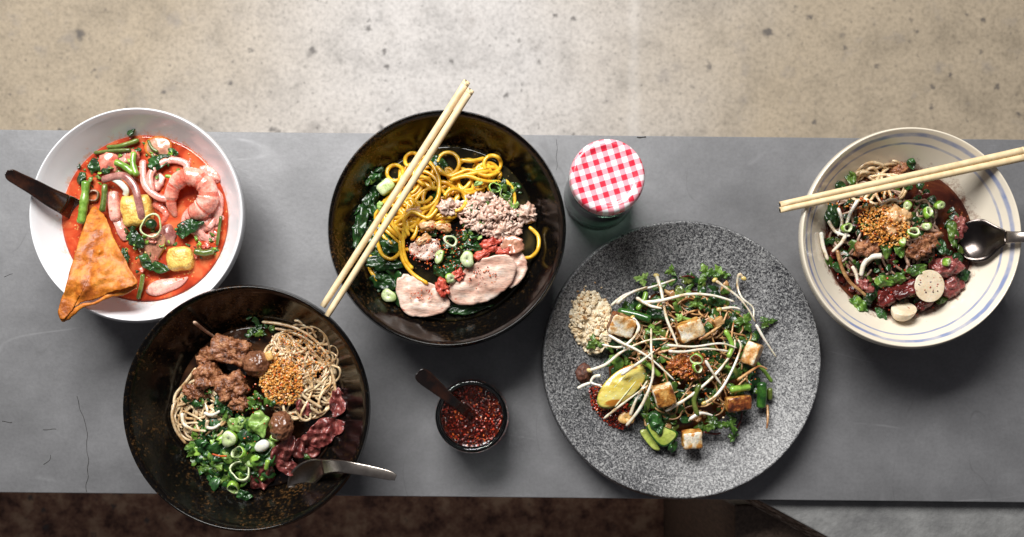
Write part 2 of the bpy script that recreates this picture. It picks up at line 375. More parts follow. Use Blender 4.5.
def porcelain(name, col, rings=None, R=0.1, stain=None, rough=.12):
    m, nt, b = newmat(name); v = coords(nt, False)
    n = N(nt, 'ShaderNodeTexNoise', Scale=25.0, Detail=4); L(nt, v, n.inputs['Vector'])
    c2 = tuple(x * .93 for x in col)
    r = ramp(nt, [(.35, c2), (.65, col)], n.outputs['Fac']); c = r.outputs['Color']
    sx = nt.nodes.new('ShaderNodeSeparateXYZ'); L(nt, v, sx.inputs[0])
    cx = nt.nodes.new('ShaderNodeCombineXYZ'); L(nt, sx.outputs[0], cx.inputs[0]); L(nt, sx.outputs[1], cx.inputs[1])
    ln = N(nt, 'ShaderNodeVectorMath', operation='LENGTH'); L(nt, cx.outputs[0], ln.inputs[0])
    if rings:
        n5 = N(nt, 'ShaderNodeTexNoise', Scale=30.0, Detail=2); L(nt, v, n5.inputs['Vector'])
        wob = N(nt, 'ShaderNodeMath', operation='MULTIPLY_ADD'); L(nt, n5.outputs['Fac'], wob.inputs[0]); wob.inputs[1].default_value = .0022; L(nt, ln.outputs['Value'], wob.inputs[2])
        for (rc, hw, cc, al) in rings:
            s = N(nt, 'ShaderNodeMath', operation='SUBTRACT'); L(nt, wob.outputs[0], s.inputs[0]); s.inputs[1].default_value = rc * R + .0011
            a = N(nt, 'ShaderNodeMath', operation='ABSOLUTE'); L(nt, s.outputs[0], a.inputs[0])
            mr = nt.nodes.new('ShaderNodeMapRange'); L(nt, a.outputs[0], mr.inputs[0])
            mr.inputs[1].default_value = hw * R * .6; mr.inputs[2].default_value = hw * R * 1.25; mr.inputs[3].default_value = al; mr.inputs[4].default_value = 0
            n6 = N(nt, 'ShaderNodeTexNoise', Scale=55.0, Detail=3); L(nt, v, n6.inputs['Vector'])
            r6 = ramp(nt, [(.3, .45), (.6, 1.0)], n6.outputs['Fac'])
            mm = N(nt, 'ShaderNodeMath', operation='MULTIPLY'); L(nt, mr.outputs[0], mm.inputs[0]); L(nt, r6.outputs['Color'], mm.inputs[1])
            c = mix(nt, mm.outputs[0], c, cc)
    if stain:   # splashes of broth clinging to the wall just above the liquid: (radius0, radius1, colour, amount)
        mr = nt.nodes.new('ShaderNodeMapRange'); L(nt, ln.outputs['Value'], mr.inputs[0])
        mr.inputs[1].default_value = stain[0]; mr.inputs[2].default_value = stain[1]; mr.inputs[3].default_value = stain[3]; mr.inputs[4].default_value = 0
        n7 = N(nt, 'ShaderNodeTexNoise', Scale=160.0, Detail=6, Roughness=.7); L(nt, v, n7.inputs['Vector'])
        ad = N(nt, 'ShaderNodeMath', operation='ADD'); L(nt, n7.outputs['Fac'], ad.inputs[0]); L(nt, mr.outputs[0], ad.inputs[1])
        r7 = ramp(nt, [(.78, 0.0), (1.0, .85)], ad.outputs[0])
        c = mix(nt, r7.outputs['Color'], c, stain[2])
    L(nt, c, b.inputs['Base Color']); b.inputs['Roughness'].default_value = rough
    b.inputs['Coat Weight'].default_value = .3; b.inputs['Coat Roughness'].default_value = .06
    n2 = N(nt, 'ShaderNodeTexNoise', Scale=40.0, Detail=2); L(nt, v, n2.inputs['Vector'])
    bp = N(nt, 'ShaderNodeBump', Strength=.15, Distance=.0008); L(nt, n2.outputs['Fac'], bp.inputs['Height']); L(nt, bp.outputs[0], b.inputs['Normal'])
    return m
def glaze(name, seed):
    m, nt, b = newmat(name); tc = nt.nodes.new('ShaderNodeTexCoord')
    mp = nt.nodes.new('ShaderNodeMapping'); mp.inputs['Location'].default_value = (seed, seed, 0); L(nt, tc.outputs['Object'], mp.inputs[0]); v = mp.outputs[0]
    n = N(nt, 'ShaderNodeTexNoise', Scale=330.0, Detail=5, Roughness=.62); L(nt, v, n.inputs['Vector'])
    n0 = N(nt, 'ShaderNodeTexNoise', Scale=16.0, Detail=3); L(nt, v, n0.inputs['Vector'])
    s = N(nt, 'ShaderNodeMath', operation='MULTIPLY_ADD'); L(nt, n0.outputs['Fac'], s.inputs[0]); s.inputs[1].default_value = .55; L(nt, n.outputs['Fac'], s.inputs[2])
    sc = N(nt, 'ShaderNodeMath', operation='SUBTRACT'); L(nt, s.outputs[0], sc.inputs[0]); sc.inputs[1].default_value = .28
    r = ramp(nt, [(.50, (.003, .0026, .0025)), (.60, (.009, .006, .003)), (.69, (.055, .026, .009)), (.82, (.1, .052, .02))], sc.outputs[0])
    L(nt, r.outputs['Color'], b.inputs['Base Color'])
    rr = ramp(nt, [(.5, .09), (.75, .24)], sc.outputs[0]); L(nt, rr.outputs['Color'], b.inputs['Roughness']); b.inputs['Specular IOR Level'].default_value = .3
    bp = N(nt, 'ShaderNodeBump', Strength=.2, Distance=.0004); L(nt, sc.outputs[0], bp.inputs['Height']); L(nt, bp.outputs[0], b.inputs['Normal'])
    return m
def stoneware():
    m, nt, b = newmat('speckled_grey_glaze'); v = coords(nt, False)
    n = N(nt, 'ShaderNodeTexNoise', Scale=560.0, Detail=3, Roughness=.6, Distortion=1.0); L(nt, v, n.inputs['Vector'])
    n0 = N(nt, 'ShaderNodeTexNoise', Scale=14.0, Detail=3); L(nt, v, n0.inputs['Vector'])
    s = N(nt, 'ShaderNodeMath', operation='MULTIPLY_ADD'); L(nt, n0.outputs['Fac'], s.inputs[0]); s.inputs[1].default_value = .2; L(nt, n.outputs['Fac'], s.inputs[2])
    r = ramp(nt, [(.49, (.018, .019, .022)), (.58, (.095, .095, .1)), (.69, (.3, .3, .3)), (.82, (.48, .48, .47))], s.outputs[0])
    L(nt, r.outputs['Color'], b.inputs['Base Color']); b.inputs['Roughness'].default_value = .42
    bp = N(nt, 'ShaderNodeBump', Strength=.6, Distance=.0007); L(nt, n.outputs['Fac'], bp.inputs['Height']); L(nt, bp.outputs[0], b.inputs['Normal'])
    return m
M['steel'] = food('brushed_steel', [(.3, (.38, .33, .29)), (.7, (.52, .47, .42))], 40, .27, .1, 300, fine=.25)
M['steel'].node_tree.nodes['Principled BSDF'].inputs['Metallic'].default_value = 1
M['steel_dark'] = food('steel_dark_reflecting', [(.3, (.09, .075, .07)), (.7, (.16, .135, .12))], 40, .22, .1, 300, fine=.25)  # dark reflections of the spoon bowl are put into this colour
M['steel_dark'].node_tree.nodes['Principled BSDF'].inputs['Metallic'].default_value = 1
def glass(name, tint):
    m, nt, b = newmat(name)
    b.inputs['Base Color'].default_value = (*tint, 1); b.inputs['Transmission Weight'].default_value = 1
    v = coords(nt); n = N(nt, 'ShaderNodeTexNoise', Scale=60.0); L(nt, v, n.inputs['Vector'])
    r = ramp(nt, [(.4, .02), (.7, .06)], n.outputs['Fac']); L(nt, r.outputs['Color'], b.inputs['Roughness'])
    b.inputs['IOR'].default_value = 1.48
    return m
M['glass'] = glass('clear_glass', (.93, .97, .95))
M['glass_green'] = glass('green_tinted_glass', (.62, .82, .71))

def floor_mat():
    m, nt, b = newmat('mottled_concrete'); tc = nt.nodes.new('ShaderNodeTexCoord'); v = tc.outputs['Object']
    def nz(s, d=4, rough=.55, off=0, dist=0):
        mp = nt.nodes.new('ShaderNodeMapping'); mp.inputs['Location'].default_value = (off, off * .7, off); L(nt, v, mp.inputs[0])
        n = N(nt, 'ShaderNodeTexNoise', Scale=s, Detail=d, Roughness=rough, Distortion=dist); L(nt, mp.outputs[0], n.inputs['Vector']); return n.outputs['Fac']
    sx = nt.nodes.new('ShaderNodeSeparateXYZ'); L(nt, v, sx.inputs[0])
    # pale grey band between two warmer, ochre areas
    w = N(nt, 'ShaderNodeMath', operation='MULTIPLY_ADD'); L(nt, nz(2.2, 4), w.inputs[0]); w.inputs[1].default_value = .5; L(nt, sx.outputs[0], w.inputs[2])
    sh = N(nt, 'ShaderNodeMath', operation='SUBTRACT'); L(nt, w.outputs[0], sh.inputs[0]); sh.inputs[1].default_value = .16
    ab = N(nt, 'ShaderNodeMath', operation='ABSOLUTE'); L(nt, sh.outputs[0], ab.inputs[0])
    band = ramp(nt, [(.10, (.62, .585, .56)), (.5, (.46, .375, .27))], ab.outputs[0]).outputs['Color']
    mott = ramp(nt, [(.3, .66), (.5, .95), (.7, 1.08)], nz(14, 8, .7, 3)).outputs['Color']
    c = mix(nt, 1.0, band, mott, 'MULTIPLY')
    fine = ramp(nt, [(.34, .55), (.5, .97), (.62, 1.12)], nz(150, 6, .8, 9)).outputs['Color']
    c = mix(nt, .8, c, fine, 'MULTIPLY')
    # grey smudges
    c = mix(nt, ramp(nt, [(.58, 0.0), (.75, .55)], nz(24, 4, .6, 15)).outputs['Color'], c, (.27, .24, .22))
    jn = N(nt, 'ShaderNodeMath', operation='MULTIPLY_ADD'); L(nt, nz(9, 5, .7, 44), jn.inputs[0]); jn.inputs[1].default_value = .03; L(nt, sx.outputs[0], jn.inputs[2])
    j2 = N(nt, 'ShaderNodeMath', operation='SUBTRACT'); L(nt, jn.outputs[0], j2.inputs[0]); j2.inputs[1].default_value = .205
    j3 = N(nt, 'ShaderNodeMath', operation='ABSOLUTE'); L(nt, j2.outputs[0], j3.inputs[0])
    c = mix(nt, ramp(nt, [(.002, .22), (.012, 0.0)], j3.outputs[0]).outputs['Color'], c, (.8, .76, .72))
    # red-brown colour on the camera's side of the table
    ry = nt.nodes.new('ShaderNodeMapRange'); ww = N(nt, 'ShaderNodeMath', operation='MULTIPLY_ADD'); L(nt, nz(5, 4, .6, 22), ww.inputs[0]); ww.inputs[1].default_value = .25; L(nt, sx.outputs[1], ww.inputs[2])
    L(nt, ww.outputs[0], ry.inputs[0]); ry.inputs[1].default_value = .12; ry.inputs[2].default_value = .02; ry.inputs[3].default_value = 0; ry.inputs[4].default_value = 1
    red = ramp(nt, [(.38, (.1, .04, .026)), (.5, (.36, .18, .11)), (.62, (.6, .38, .24))], nz(26, 6, .7, 31)).outputs['Color']
    c = mix(nt, ry.outputs[0], c, red)
    # aggregate pits of several sizes, irregular
    for (s, th, off, a) in ((17, .085, 41, .85), (38, .1, 57, .8), (90, .11, 73, .6)):
        mp = nt.nodes.new('ShaderNodeMapping'); mp.inputs['Location'].default_value = (off, off, 0); L(nt, v, mp.inputs[0])
        nn = N(nt, 'ShaderNodeTexNoise', Scale=s * 5.0, Detail=3); L(nt, mp.outputs[0], nn.inputs['Vector'])
        mv = mix(nt, .02 if s < 30 else .012, mp.outputs[0], nn.outputs['Color'], 'ADD')
        vo = N(nt, 'ShaderNodeTexVoronoi', Scale=float(s)); L(nt, mv, vo.inputs['Vector'])
        sep = nt.nodes.new('ShaderNodeSeparateColor'); L(nt, vo.outputs['Color'], sep.inputs[0])
        g = ramp(nt, [(.62, 0.0), (.66, 1.0)], sep.outputs[0], 'LINEAR').outputs['Color']
        d = ramp(nt, [(th, 1.0), (th * 2.1, 0.0)], vo.outputs['Distance']).outputs['Color']
        mm = N(nt, 'ShaderNodeMath', operation='MULTIPLY'); L(nt, g, mm.inputs[0]); L(nt, d, mm.inputs[1])
        m2 = N(nt, 'ShaderNodeMath', operation='MULTIPLY'); L(nt, mm.outputs[0], m2.inputs[0]); m2.inputs[1].default_value = a
        c = mix(nt, m2.outputs[0], c, (.09, .08, .075))
    L(nt, c, b.inputs['Base Color']); b.inputs['Roughness'].default_value = .6
    bp = N(nt, 'ShaderNodeBump', Strength=.3, Distance=.002); L(nt, nz(90, 5), bp.inputs['Height']); L(nt, bp.outputs[0], b.inputs['Normal'])
    return m
def table_mat():
    m, nt, b = newmat('scuffed_grey_metal'); tc = nt.nodes.new('ShaderNodeTexCoord'); v = tc.outputs['Object']
    def nz(s, d=4, off=0, sc=(1, 1, 1), rough=.6):
        mp = nt.nodes.new('ShaderNodeMapping'); mp.inputs['Location'].default_value = (off, off * .7, off); mp.inputs['Scale'].default_value = sc; L(nt, v, mp.inputs[0])
        n = N(nt, 'ShaderNodeTexNoise', Scale=s, Detail=d, Roughness=rough); L(nt, mp.outputs[0], n.inputs['Vector']); return n.outputs['Fac']
    c = ramp(nt, [(.3, (.15, .15, .155)), (.55, (.202, .202, .209)), (.75, (.262, .262, .27))], nz(6, 6)).outputs['Color']
    c = mix(nt, .5, c, ramp(nt, [(.3, .78), (.7, 1.15)], nz(30, 7, 5, (1, 1.2, 1))).outputs['Color'], 'MULTIPLY')
    c = mix(nt, .55, c, ramp(nt, [(.32, .86), (.6, 1.05)], nz(300, 3, 5)).outputs['Color'], 'MULTIPLY')
    # long thin scratches: distorted thin iso-lines of stretched noise
    for (s, scl, off, col, w, a) in ((5, (1, .25, 1), 11, (.42, .42, .43), .003, .4), (7, (.3, 1.1, 1), 23, (.36, .36, .37), .0028, .35), (9, (1, .6, 1), 37, (.07, .07, .07), .0022, .3)):
        f = nz(s, 2, off, scl, .4)
        sb = N(nt, 'ShaderNodeMath', operation='SUBTRACT'); L(nt, f, sb.inputs[0]); sb.inputs[1].default_value = .5
        ab = N(nt, 'ShaderNodeMath', operation='ABSOLUTE'); L(nt, sb.outputs[0], ab.inputs[0])
        l = ramp(nt, [(w * .4, a), (w, 0.0)], ab.outputs[0]).outputs['Color']
        g = ramp(nt, [(.52, 0.0), (.62, 1.0)], nz(10, 3, off + 3)).outputs['Color']
        mm = N(nt, 'ShaderNodeMath', operation='MULTIPLY'); L(nt, l, mm.inputs[0]); L(nt, g, mm.inputs[1])
        c = mix(nt, mm.outputs[0], c, col)
    # small dark nicks
    vo = N(nt, 'ShaderNodeTexVoronoi', Scale=42.0); mp = nt.nodes.new('ShaderNodeMapping'); mp.inputs['Scale'].default_value = (.5, 1.3, 1); mp.inputs['Rotation'].default_value = (0, 0, .6)
    nn = N(nt, 'ShaderNodeTexNoise', Scale=90.0); L(nt, v, nn.inputs['Vector']); L(nt, mix(nt, .01, v, nn.outputs['Color'], 'ADD'), mp.inputs[0]); L(nt, mp.outputs[0], vo.inputs['Vector'])
    sep = nt.nodes.new('ShaderNodeSeparateColor'); L(nt, vo.outputs['Color'], sep.inputs[0])
    g = ramp(nt, [(.8, 0.0), (.82, 1.0)], sep.outputs[1]).outputs['Color']; d = ramp(nt, [(.05, .8), (.09, 0.0)], vo.outputs['Distance']).outputs['Color']
    mm = N(nt, 'ShaderNodeMath', operation='MULTIPLY'); L(nt, g, mm.inputs[0]); L(nt, d, mm.inputs[1]); c = mix(nt, mm.outputs[0], c, (.04, .035, .03))
    L(nt, c, b.inputs['Base Color'])
    b.inputs['Metallic'].default_value = .3
    L(nt, ramp(nt, [(.3, .36), (.7, .56)], nz(12, 6, 8)).outputs['Color'], b.inputs['Roughness'])
    bp = N(nt, 'ShaderNodeBump', Strength=.15, Distance=.0008); L(nt, nz(160, 5, 2), bp.inputs['Height']); L(nt, bp.outputs[0], b.inputs['Normal'])
    return m
def gingham():
    m, nt, b = newmat('red_gingham_print'); tc = nt.nodes.new('ShaderNodeTexCoord')
    mp = nt.nodes.new('ShaderNodeMapping'); mp.inputs['Rotation'].default_value = (0, 0, math.radians(-17)); mp.inputs['Location'].default_value = (.0012, .0005, 0); L(nt, tc.outputs['Object'], mp.inputs[0])
    sx = nt.nodes.new('ShaderNodeSeparateXYZ'); L(nt, mp.outputs[0], sx.inputs[0])
    st = []
    for i in (0, 1):
        d = N(nt, 'ShaderNodeMath', operation='MULTIPLY'); L(nt, sx.outputs[i], d.inputs[0]); d.inputs[1].default_value = 1 / .0101
        s = N(nt, 'ShaderNodeMath', operation='PINGPONG'); L(nt, d.outputs[0], s.inputs[0]); s.inputs[1].default_value = .5
        st.append(ramp(nt, [(.235, 0.0), (.265, 1.0)], s.outputs[0]).outputs['Color'])
    ad = N(nt, 'ShaderNodeMath', operation='ADD'); L(nt, st[0], ad.inputs[0]); L(nt, st[1], ad.inputs[1])
    hf = N(nt, 'ShaderNodeMath', operation='MULTIPLY'); L(nt, ad.outputs[0], hf.inputs[0]); hf.inputs[1].default_value = .5
    r = ramp(nt, [(0.0, (.86, .84, .84)), (.5, (.82, .36, .42)), (1.0, (.68, .02, .05))], hf.outputs[0])
    n = N(nt, 'ShaderNodeTexNoise', Scale=220.0, Detail=4); L(nt, tc.outputs['Object'], n.inputs['Vector'])
    c = mix(nt, .4, r.outputs['Color'], ramp(nt, [(.3, .75), (.6, 1.05)], n.outputs['Fac']).outputs['Color'], 'MULTIPLY')
    L(nt, c, b.inputs['Base Color']); b.inputs['Roughness'].default_value = .3; b.inputs['Coat Weight'].default_value = .4; b.inputs['Coat Roughness'].default_value = .15
    return m
M['table'] = table_mat(); M['floor'] = floor_mat(); M['gingham'] = gingham()
M['dark_metal'] = food('dark_painted_metal', [(.3, (.03, .03, .03)), (.7, (.06, .06, .06))], 30, .5, .3, 100)
M['groove'] = food('grime', [(.3, (.015, .014, .013)), (.7, (.04, .036, .032))], 200, .9, .2, 400)
M['worn_edge'] = food('worn_brown_edge', [(.3, (.05, .035, .025)), (.5, (.2, .14, .1)), (.75, (.42, .36, .3))], 110, .7, .9, 160, .003, detail=9)
M['concrete_grey'] = food('worn_grey_board', [(.25, (.15, .15, .15)), (.5, (.19, .19, .188)), (.8, (.24, .24, .236))], 40, .6, .6, 120, .002, detail=9, fine=.15)

# ------------------------------------------------------------------ the setting
def box_geo(x0, x1, y0, y1, z0, z1):
    V = [Vector(p) for p in ((x0, y0, z0), (x1, y0, z0), (x1, y1, z0), (x0, y1, z0), (x0, y0, z1), (x1, y0, z1), (x1, y1, z1), (x0, y1, z1))]
    F = [(3, 2, 1, 0), (4, 5, 6, 7), (0, 1, 5, 4), (1, 2, 6, 5), (2, 3, 7, 6), (3, 0, 4, 7)]
    return V, F
def bev(o, w, s=2):
    m = o.modifiers.new('b', 'BEVEL'); m.width = w; m.segments = s; m.limit_method = 'ANGLE'; return o
FZ = -0.60
V, F = [Vector((x, y, FZ)) for x, y in ((-3, -3), (3, -3), (3, 3), (-3, 3))], [(0, 1, 2, 3)]
tag(mk('floor', V, F, [M['floor']], base=(0, 0, FZ), smooth=False), kind='structure')
# table: narrow, 36 cm deep, turned half a degree
TA = math.radians(-0.56)
tab = empty('table', (0, 0.064, FZ), 'long narrow table with scuffed grey metal top under all the dishes', 'table')
tab.rotation_euler = (0, 0, TA)
def tpart(name, g, mat, w=.0015):
    V, F = g
    me = bpy.data.meshes.new(name); me.from_pydata([tuple(v - Vector((0, 0, FZ))) for v in V], [], F); me.materials.append(mat)
    o = bpy.data.objects.new(name, me); SC.collection.objects.link(o); o.parent = tab
    if w: bev(o, w)
    return o
Y0, Y1 = -.1815, .1815
tpart('tabletop_sheet', box_geo(-.95, .95, Y0, Y1, -.030, 0.0), M['table'], .0009)
tpart('under_frame', box_geo(-.93, .93, Y0 + .02, Y1 - .006, -.15, -.0305), M['dark_metal'])  # unseen apron, made deep to block light from the floor in front
for x in (-.9, .9):
    for y in (-.13, .13): tpart('leg', box_geo(x - .018, x + .018, y - .018, y + .018, FZ, -.1505), M['dark_metal'])
# hairline crack on the left of the sheet (ribbon of grime sitting in the surface)
def groove(pts, w, name='surface_crack'):
    V = []; F = []
    c = crom([P(a, b, .0003) for a, b in pts], 8)
    inv = Matrix.Rotation(-TA, 4, 'Z') @ Matrix.Translation(-Vector((0, 0.064, 0)))
    for i, p in enumerate(c):
        t = (c[min(i + 1, len(c) - 1)] - c[max(i - 1, 0)]).normalized(); s = t.cross(Vector((0, 0, 1)))
        ww = w * (0.5 + .9 * abs(fnoise(p, 160)))
        j = s * fnoise(p, 110) * .0016
        V += [inv @ (p + j - s * ww), inv @ (p + j + s * ww)]
    for i in range(len(c) - 1): F.append((2 * i, 2 * i + 1, 2 * i + 3, 2 * i + 2))
    me = bpy.data.meshes.new(name); me.from_pydata([tuple(v - Vector((0, 0, FZ))) for v in V], [], F); me.materials.append(M['groove'])
    o = bpy.data.objects.new(name, me); SC.collection.objects.link(o); o.parent = tab
groove([(77, 396), (80, 410), (86, 425), (87, 450), (88, 470), (86, 492)], .00035)
groove([(557, 139), (556.5, 148), (557, 158), (556, 170)], .00022); groove([(2, 421), (12, 422)], .0004); groove([(43, 429), (56, 429)], .0003); groove([(44, 465), (49, 460), (50, 455)], .0003)
groove([(4, 277), (13, 274)], .0002)
groove([(637, 137.2), (641, 137.8), (646, 137.3)], .0008)

# bench beside the table, lower right: its board faces the table; brown end grain on the left
bn = empty('bench', (.5, -.25, FZ), 'plain grey slab-topped bench with a worn brown edge, against the front of the table', 'bench')
def slab(name, top, bot, mat):
    n = len(top); V = top + bot; F = [tuple(range(n))[::-1], tuple(range(n, 2 * n))] + [(i, (i + 1) % n, n + (i + 1) % n, n + i) for i in range(n)]
    return mk(name, V, F, [mat], parent=bn, smooth=False)
top = [P(757, 499.2, -.011), P(1180, 503, -.011), P(1180, 727, -.011)]
bot = [Vector((v.x, v.y, -.016)) for v in top]
bev(slab('seat_sheet', top, bot, M['concrete_grey']), .0015)
t2 = [P(757.5, 500, -.0165), P(1178, 503.5, -.0165), P(1178, 724, -.0165)]
b2 = [P(742, 500, -.055), P(1178, 503.5, -.055), P(1178, 740, -.055)]
bev(slab('worn_edge', t2, b2, M['worn_edge']), .0012)
V, F = box_geo(.234, .95, -.34, -.131, FZ, -.056); bev(mk('end_board', V, F, [M['brown_wood']], parent=bn, smooth=False), .002)

# ------------------------------------------------------------------ vessels
def bowl_prof(R, zr, zb, p, wall=.0035, foot=.45, n=26, lipr=.0018):
    """closed cross-section: inner wall, rounded lip, outer wall, foot ring"""
    inn = [(R * i / n * .985 + .00001, zb + (zr - zb) * (i / n) ** p) for i in range(n + 1)]
    pr = list(inn)
    pr.append((R * .992, zr + .0006)); pr.append((R, zr + .0002)); pr.append((R + .0004, zr - .0012))
    for i in range(n, -1, -1):
        t = i / n; r = R * t
        if r < R * foot: break
        z = zb + (zr - zb) * t ** p - wall * 1.3
        pr.append((r + wall * .5, max(z - .001, .006)))
    rf = R * foot
    pr += [(rf, .006), (rf, .0), (rf - .004, .0), (rf - .005, .005), (.00001, .005)]
    return pr
def inner_z(D, r): return D['zb'] + (D['zr'] - D['zb']) * (r / (D['R'] * .985)) ** D['p']
def inner_r(D, z): return D['R'] * .985 * ((z - D['zb']) / (D['zr'] - D['zb'])) ** (1 / D['p'])
def dish(px, py, rpx, zr, zb, p, zliq, mound, foot=.45):
    c = P(px, py, zr); D = dict(c=Vector((c.x, c.y, 0)), R=m_(rpx, zr), zr=zr, zb=zb, p=p, zl=zliq, mound=mound, foot=foot)
    D['rl'] = inner_r(D, zliq); return D
def mz(D, px, py, off=0.0):
    """height of the heap of food at a photo pixel"""
    z = D['zl'] + D['mound']
    for _ in range(3):
        w = P(px, py, z); d = (Vector((w.x, w.y, 0)) - D['c']).length / D['rl']
        z = D['zl'] + D['mound'] * max(0, 1 - d ** 2.4)
    if d > 1: z = max(z, inner_z(D, d * D['rl']))
    return z + off
def vessel(name, D, mat, label, cat):
    b = lathe(name, bowl_prof(D['R'], D['zr'], D['zb'], D['p'], foot=D['foot']), D['c'], [mat], seg=160)
    return tag(b, label, cat)
def liquid(D, mat, label, name='broth'):
    r = D['rl']; z = D['zl']
    pr = [(.00001, z), (r * .3, z), (r * .6, z), (r * .9, z), (r * .97, z + .0002), (r * 1.001, z + .0012)]
    n = 8
    for i in range(n, -1, -1):
        rr = r * i / n
        pr.append((max(rr * .99, .00001), inner_z(D, rr * .99) + .0006 if i < n else z - .001))
    return tag(lathe(name, pr, D['c'], [mat], seg=96), label, name)

DW = dish(136, 214.5, 106.5, .075, .012, 2.6, .0485, .009)                 # white bowl
DB = dish(245.5, 408.5, 122.5, .090, .012, 2.7, .042, .022)               # beef bowl
DN = dish(446.5, 228, 118, .085, .012, 3.0, .047, .014)                   # yellow noodle bowl
DP = dish(682, 360, 138.5, .032, .010, 3.4, .0125, .024, .55)             # plate
DR = dish(911.5, 237.3, 109.8, .080, .012, 1.9, .047, .016)                 # right bowl
DP['rl'] = .100
vessel('white_bowl', DW, porcelain('white_porcelain', (.8, .8, .82), R=DW['R'], stain=(DW['rl'] * .98, DW['rl'] * 1.14, (.8, .42, .22), .42)),
       'plain white bowl of red soup at the left end of the table', 'bowl')
vessel('black_bowl', DB, glaze('tenmoku_glaze', 0.0), 'black bowl with rust-brown mottled glaze holding beef and rice noodles, overhanging the table edge', 'bowl')
vessel('black_bowl', DN, glaze('tenmoku_glaze_two', 3.3), 'black mottled bowl of yellow noodles with chopsticks laid over it', 'bowl')
vessel('plate', DP, stoneware(), 'grey speckled stoneware plate of fried noodles and bean sprouts', 'plate')
BL = (.16, .22, .42)
vessel('blue_rimmed_bowl', DR, porcelain('cream_porcelain', (.78, .70, .57), [(.945, .014, BL, .9), (.880, .008, BL, .8)], DR['R'],
       (DR['rl'] * .97, DR['rl'] * 1.2, (.2, .05, .02), .5)), 'cream bowl with two blue painted rings at the right end of the table', 'bowl')
liquid(DW, M['broth_red'], 'bright orange-red soup filling the white bowl')
liquid(DB, M['broth_dark'], 'dark brown broth in the beef noodle bowl')
liquid(DN, M['broth_green'], 'thin olive broth under the yellow noodles')
liquid(DR, M['broth_brown'], 'dark red-brown broth in the blue-ringed bowl')
sp = []
patch('sauce', [(600, 330), (640, 285), (700, 275), (750, 300), (768, 360), (755, 405), (722, 438), (690, 445), (640, 430), (600, 395)], .0121, .0012, [M['sauce']], dome=.0015, rings=5)
tag(bpy.data.objects['sauce'], 'glossy brown sauce pooled under the fried noodles on the plate', 'sauce')

# ------------------------------------------------------------------ generic garnish
def strand_path(D, cx, cy, rx, ry, length, step=5.0, curl=.25, off=0.0, jit=.003):
    x, y = in_ell(cx, cy, rx * .95, ry * .95); h = R_.uniform(0, 2 * PI); k = R_.uniform(-curl, curl)
    pts = []; n = max(4, int(length / step)); z0 = R_.uniform(0, jit); ph = R_.uniform(0, 6)
    for i in range(n):
        pts.append((x, y, mz(D, x, y, off + z0 + .0012 * math.sin(i * .9 + ph))))
        d = math.hypot((x - cx) / rx, (y - cy) / ry)
        if d > .85:
            a = math.atan2(cy - y, cx - x); df = (a - h + PI) % (2 * PI) - PI; h += df * .35
        k += R_.uniform(-.09, .09); k = max(-curl, min(curl, k)); h += k
        x += math.cos(h) * step; y += math.sin(h) * step
    return pts
def strands(name, D, n, cx, cy, rx, ry, ln, r, mat, label, cat, group, flat=1.0, curl=.25, off=0.0, jit=.003, seg=7):
    for i in range(n):
        o = tube(name, strand_path(D, cx, cy, rx, ry, R_.uniform(*ln), 5.0, curl, off, jit), r * R_.uniform(.85, 1.15), mat, flat=flat, seg=seg, n=3)
        tag(o, label, cat, group)
def leaf_outline(px, py, ln, wd, ang, kind='plain'):
    out = []; n = 26 if kind == 'cilantro' else 14; sd = R_.uniform(0, 20)
    for i in range(n):
        a = 2 * PI * i / n
        if kind == 'cilantro':
            r = .68 + .26 * math.cos(3 * a) + .13 * math.cos(9 * a + sd) + .06 * math.sin(14 * a)
            x, y = r * math.cos(a) * ln / 2, r * math.sin(a) * wd / 2
        else:
            x = math.cos(a) * ln / 2; y = math.sin(a) * wd / 2 * (1 - .35 * math.cos(a)) ; 
            j = 1 + .35 * noise.noise(Vector((math.cos(a) * 2.6 + sd, math.sin(a) * 2.6, sd))); x *= j; y *= j
        out.append((px + x * math.cos(ang) - y * math.sin(ang), py + x * math.sin(ang) + y * math.cos(ang)))
    return out
def leaf(px, py, z, ln, wd, ang, mat, label=None, kind='plain', group=None, amp=.0034, cat='herb leaf', name='herb_leaf', freq=170):
    a = math.radians(ang); sd = R_.uniform(0, 9); tx, ty = R_.uniform(-.00012, .00012), R_.uniform(-.00012, .00012)
    fo = lambda x, y, t: (tx * (x - px) + ty * (y - py)) - .0001 * abs(-(x - px) * math.sin(a) + (y - py) * math.cos(a)) * 1.2
    o = patch(name, leaf_outline(px, py, ln, wd, a, kind), z, .0005, [mat], amp=amp, freq=freq, rings=7, sm=3 if ln > 15 else 2, fold=fo, seed=sd, dome=.001)
    if label: tag(o, label, cat, group)
    return o
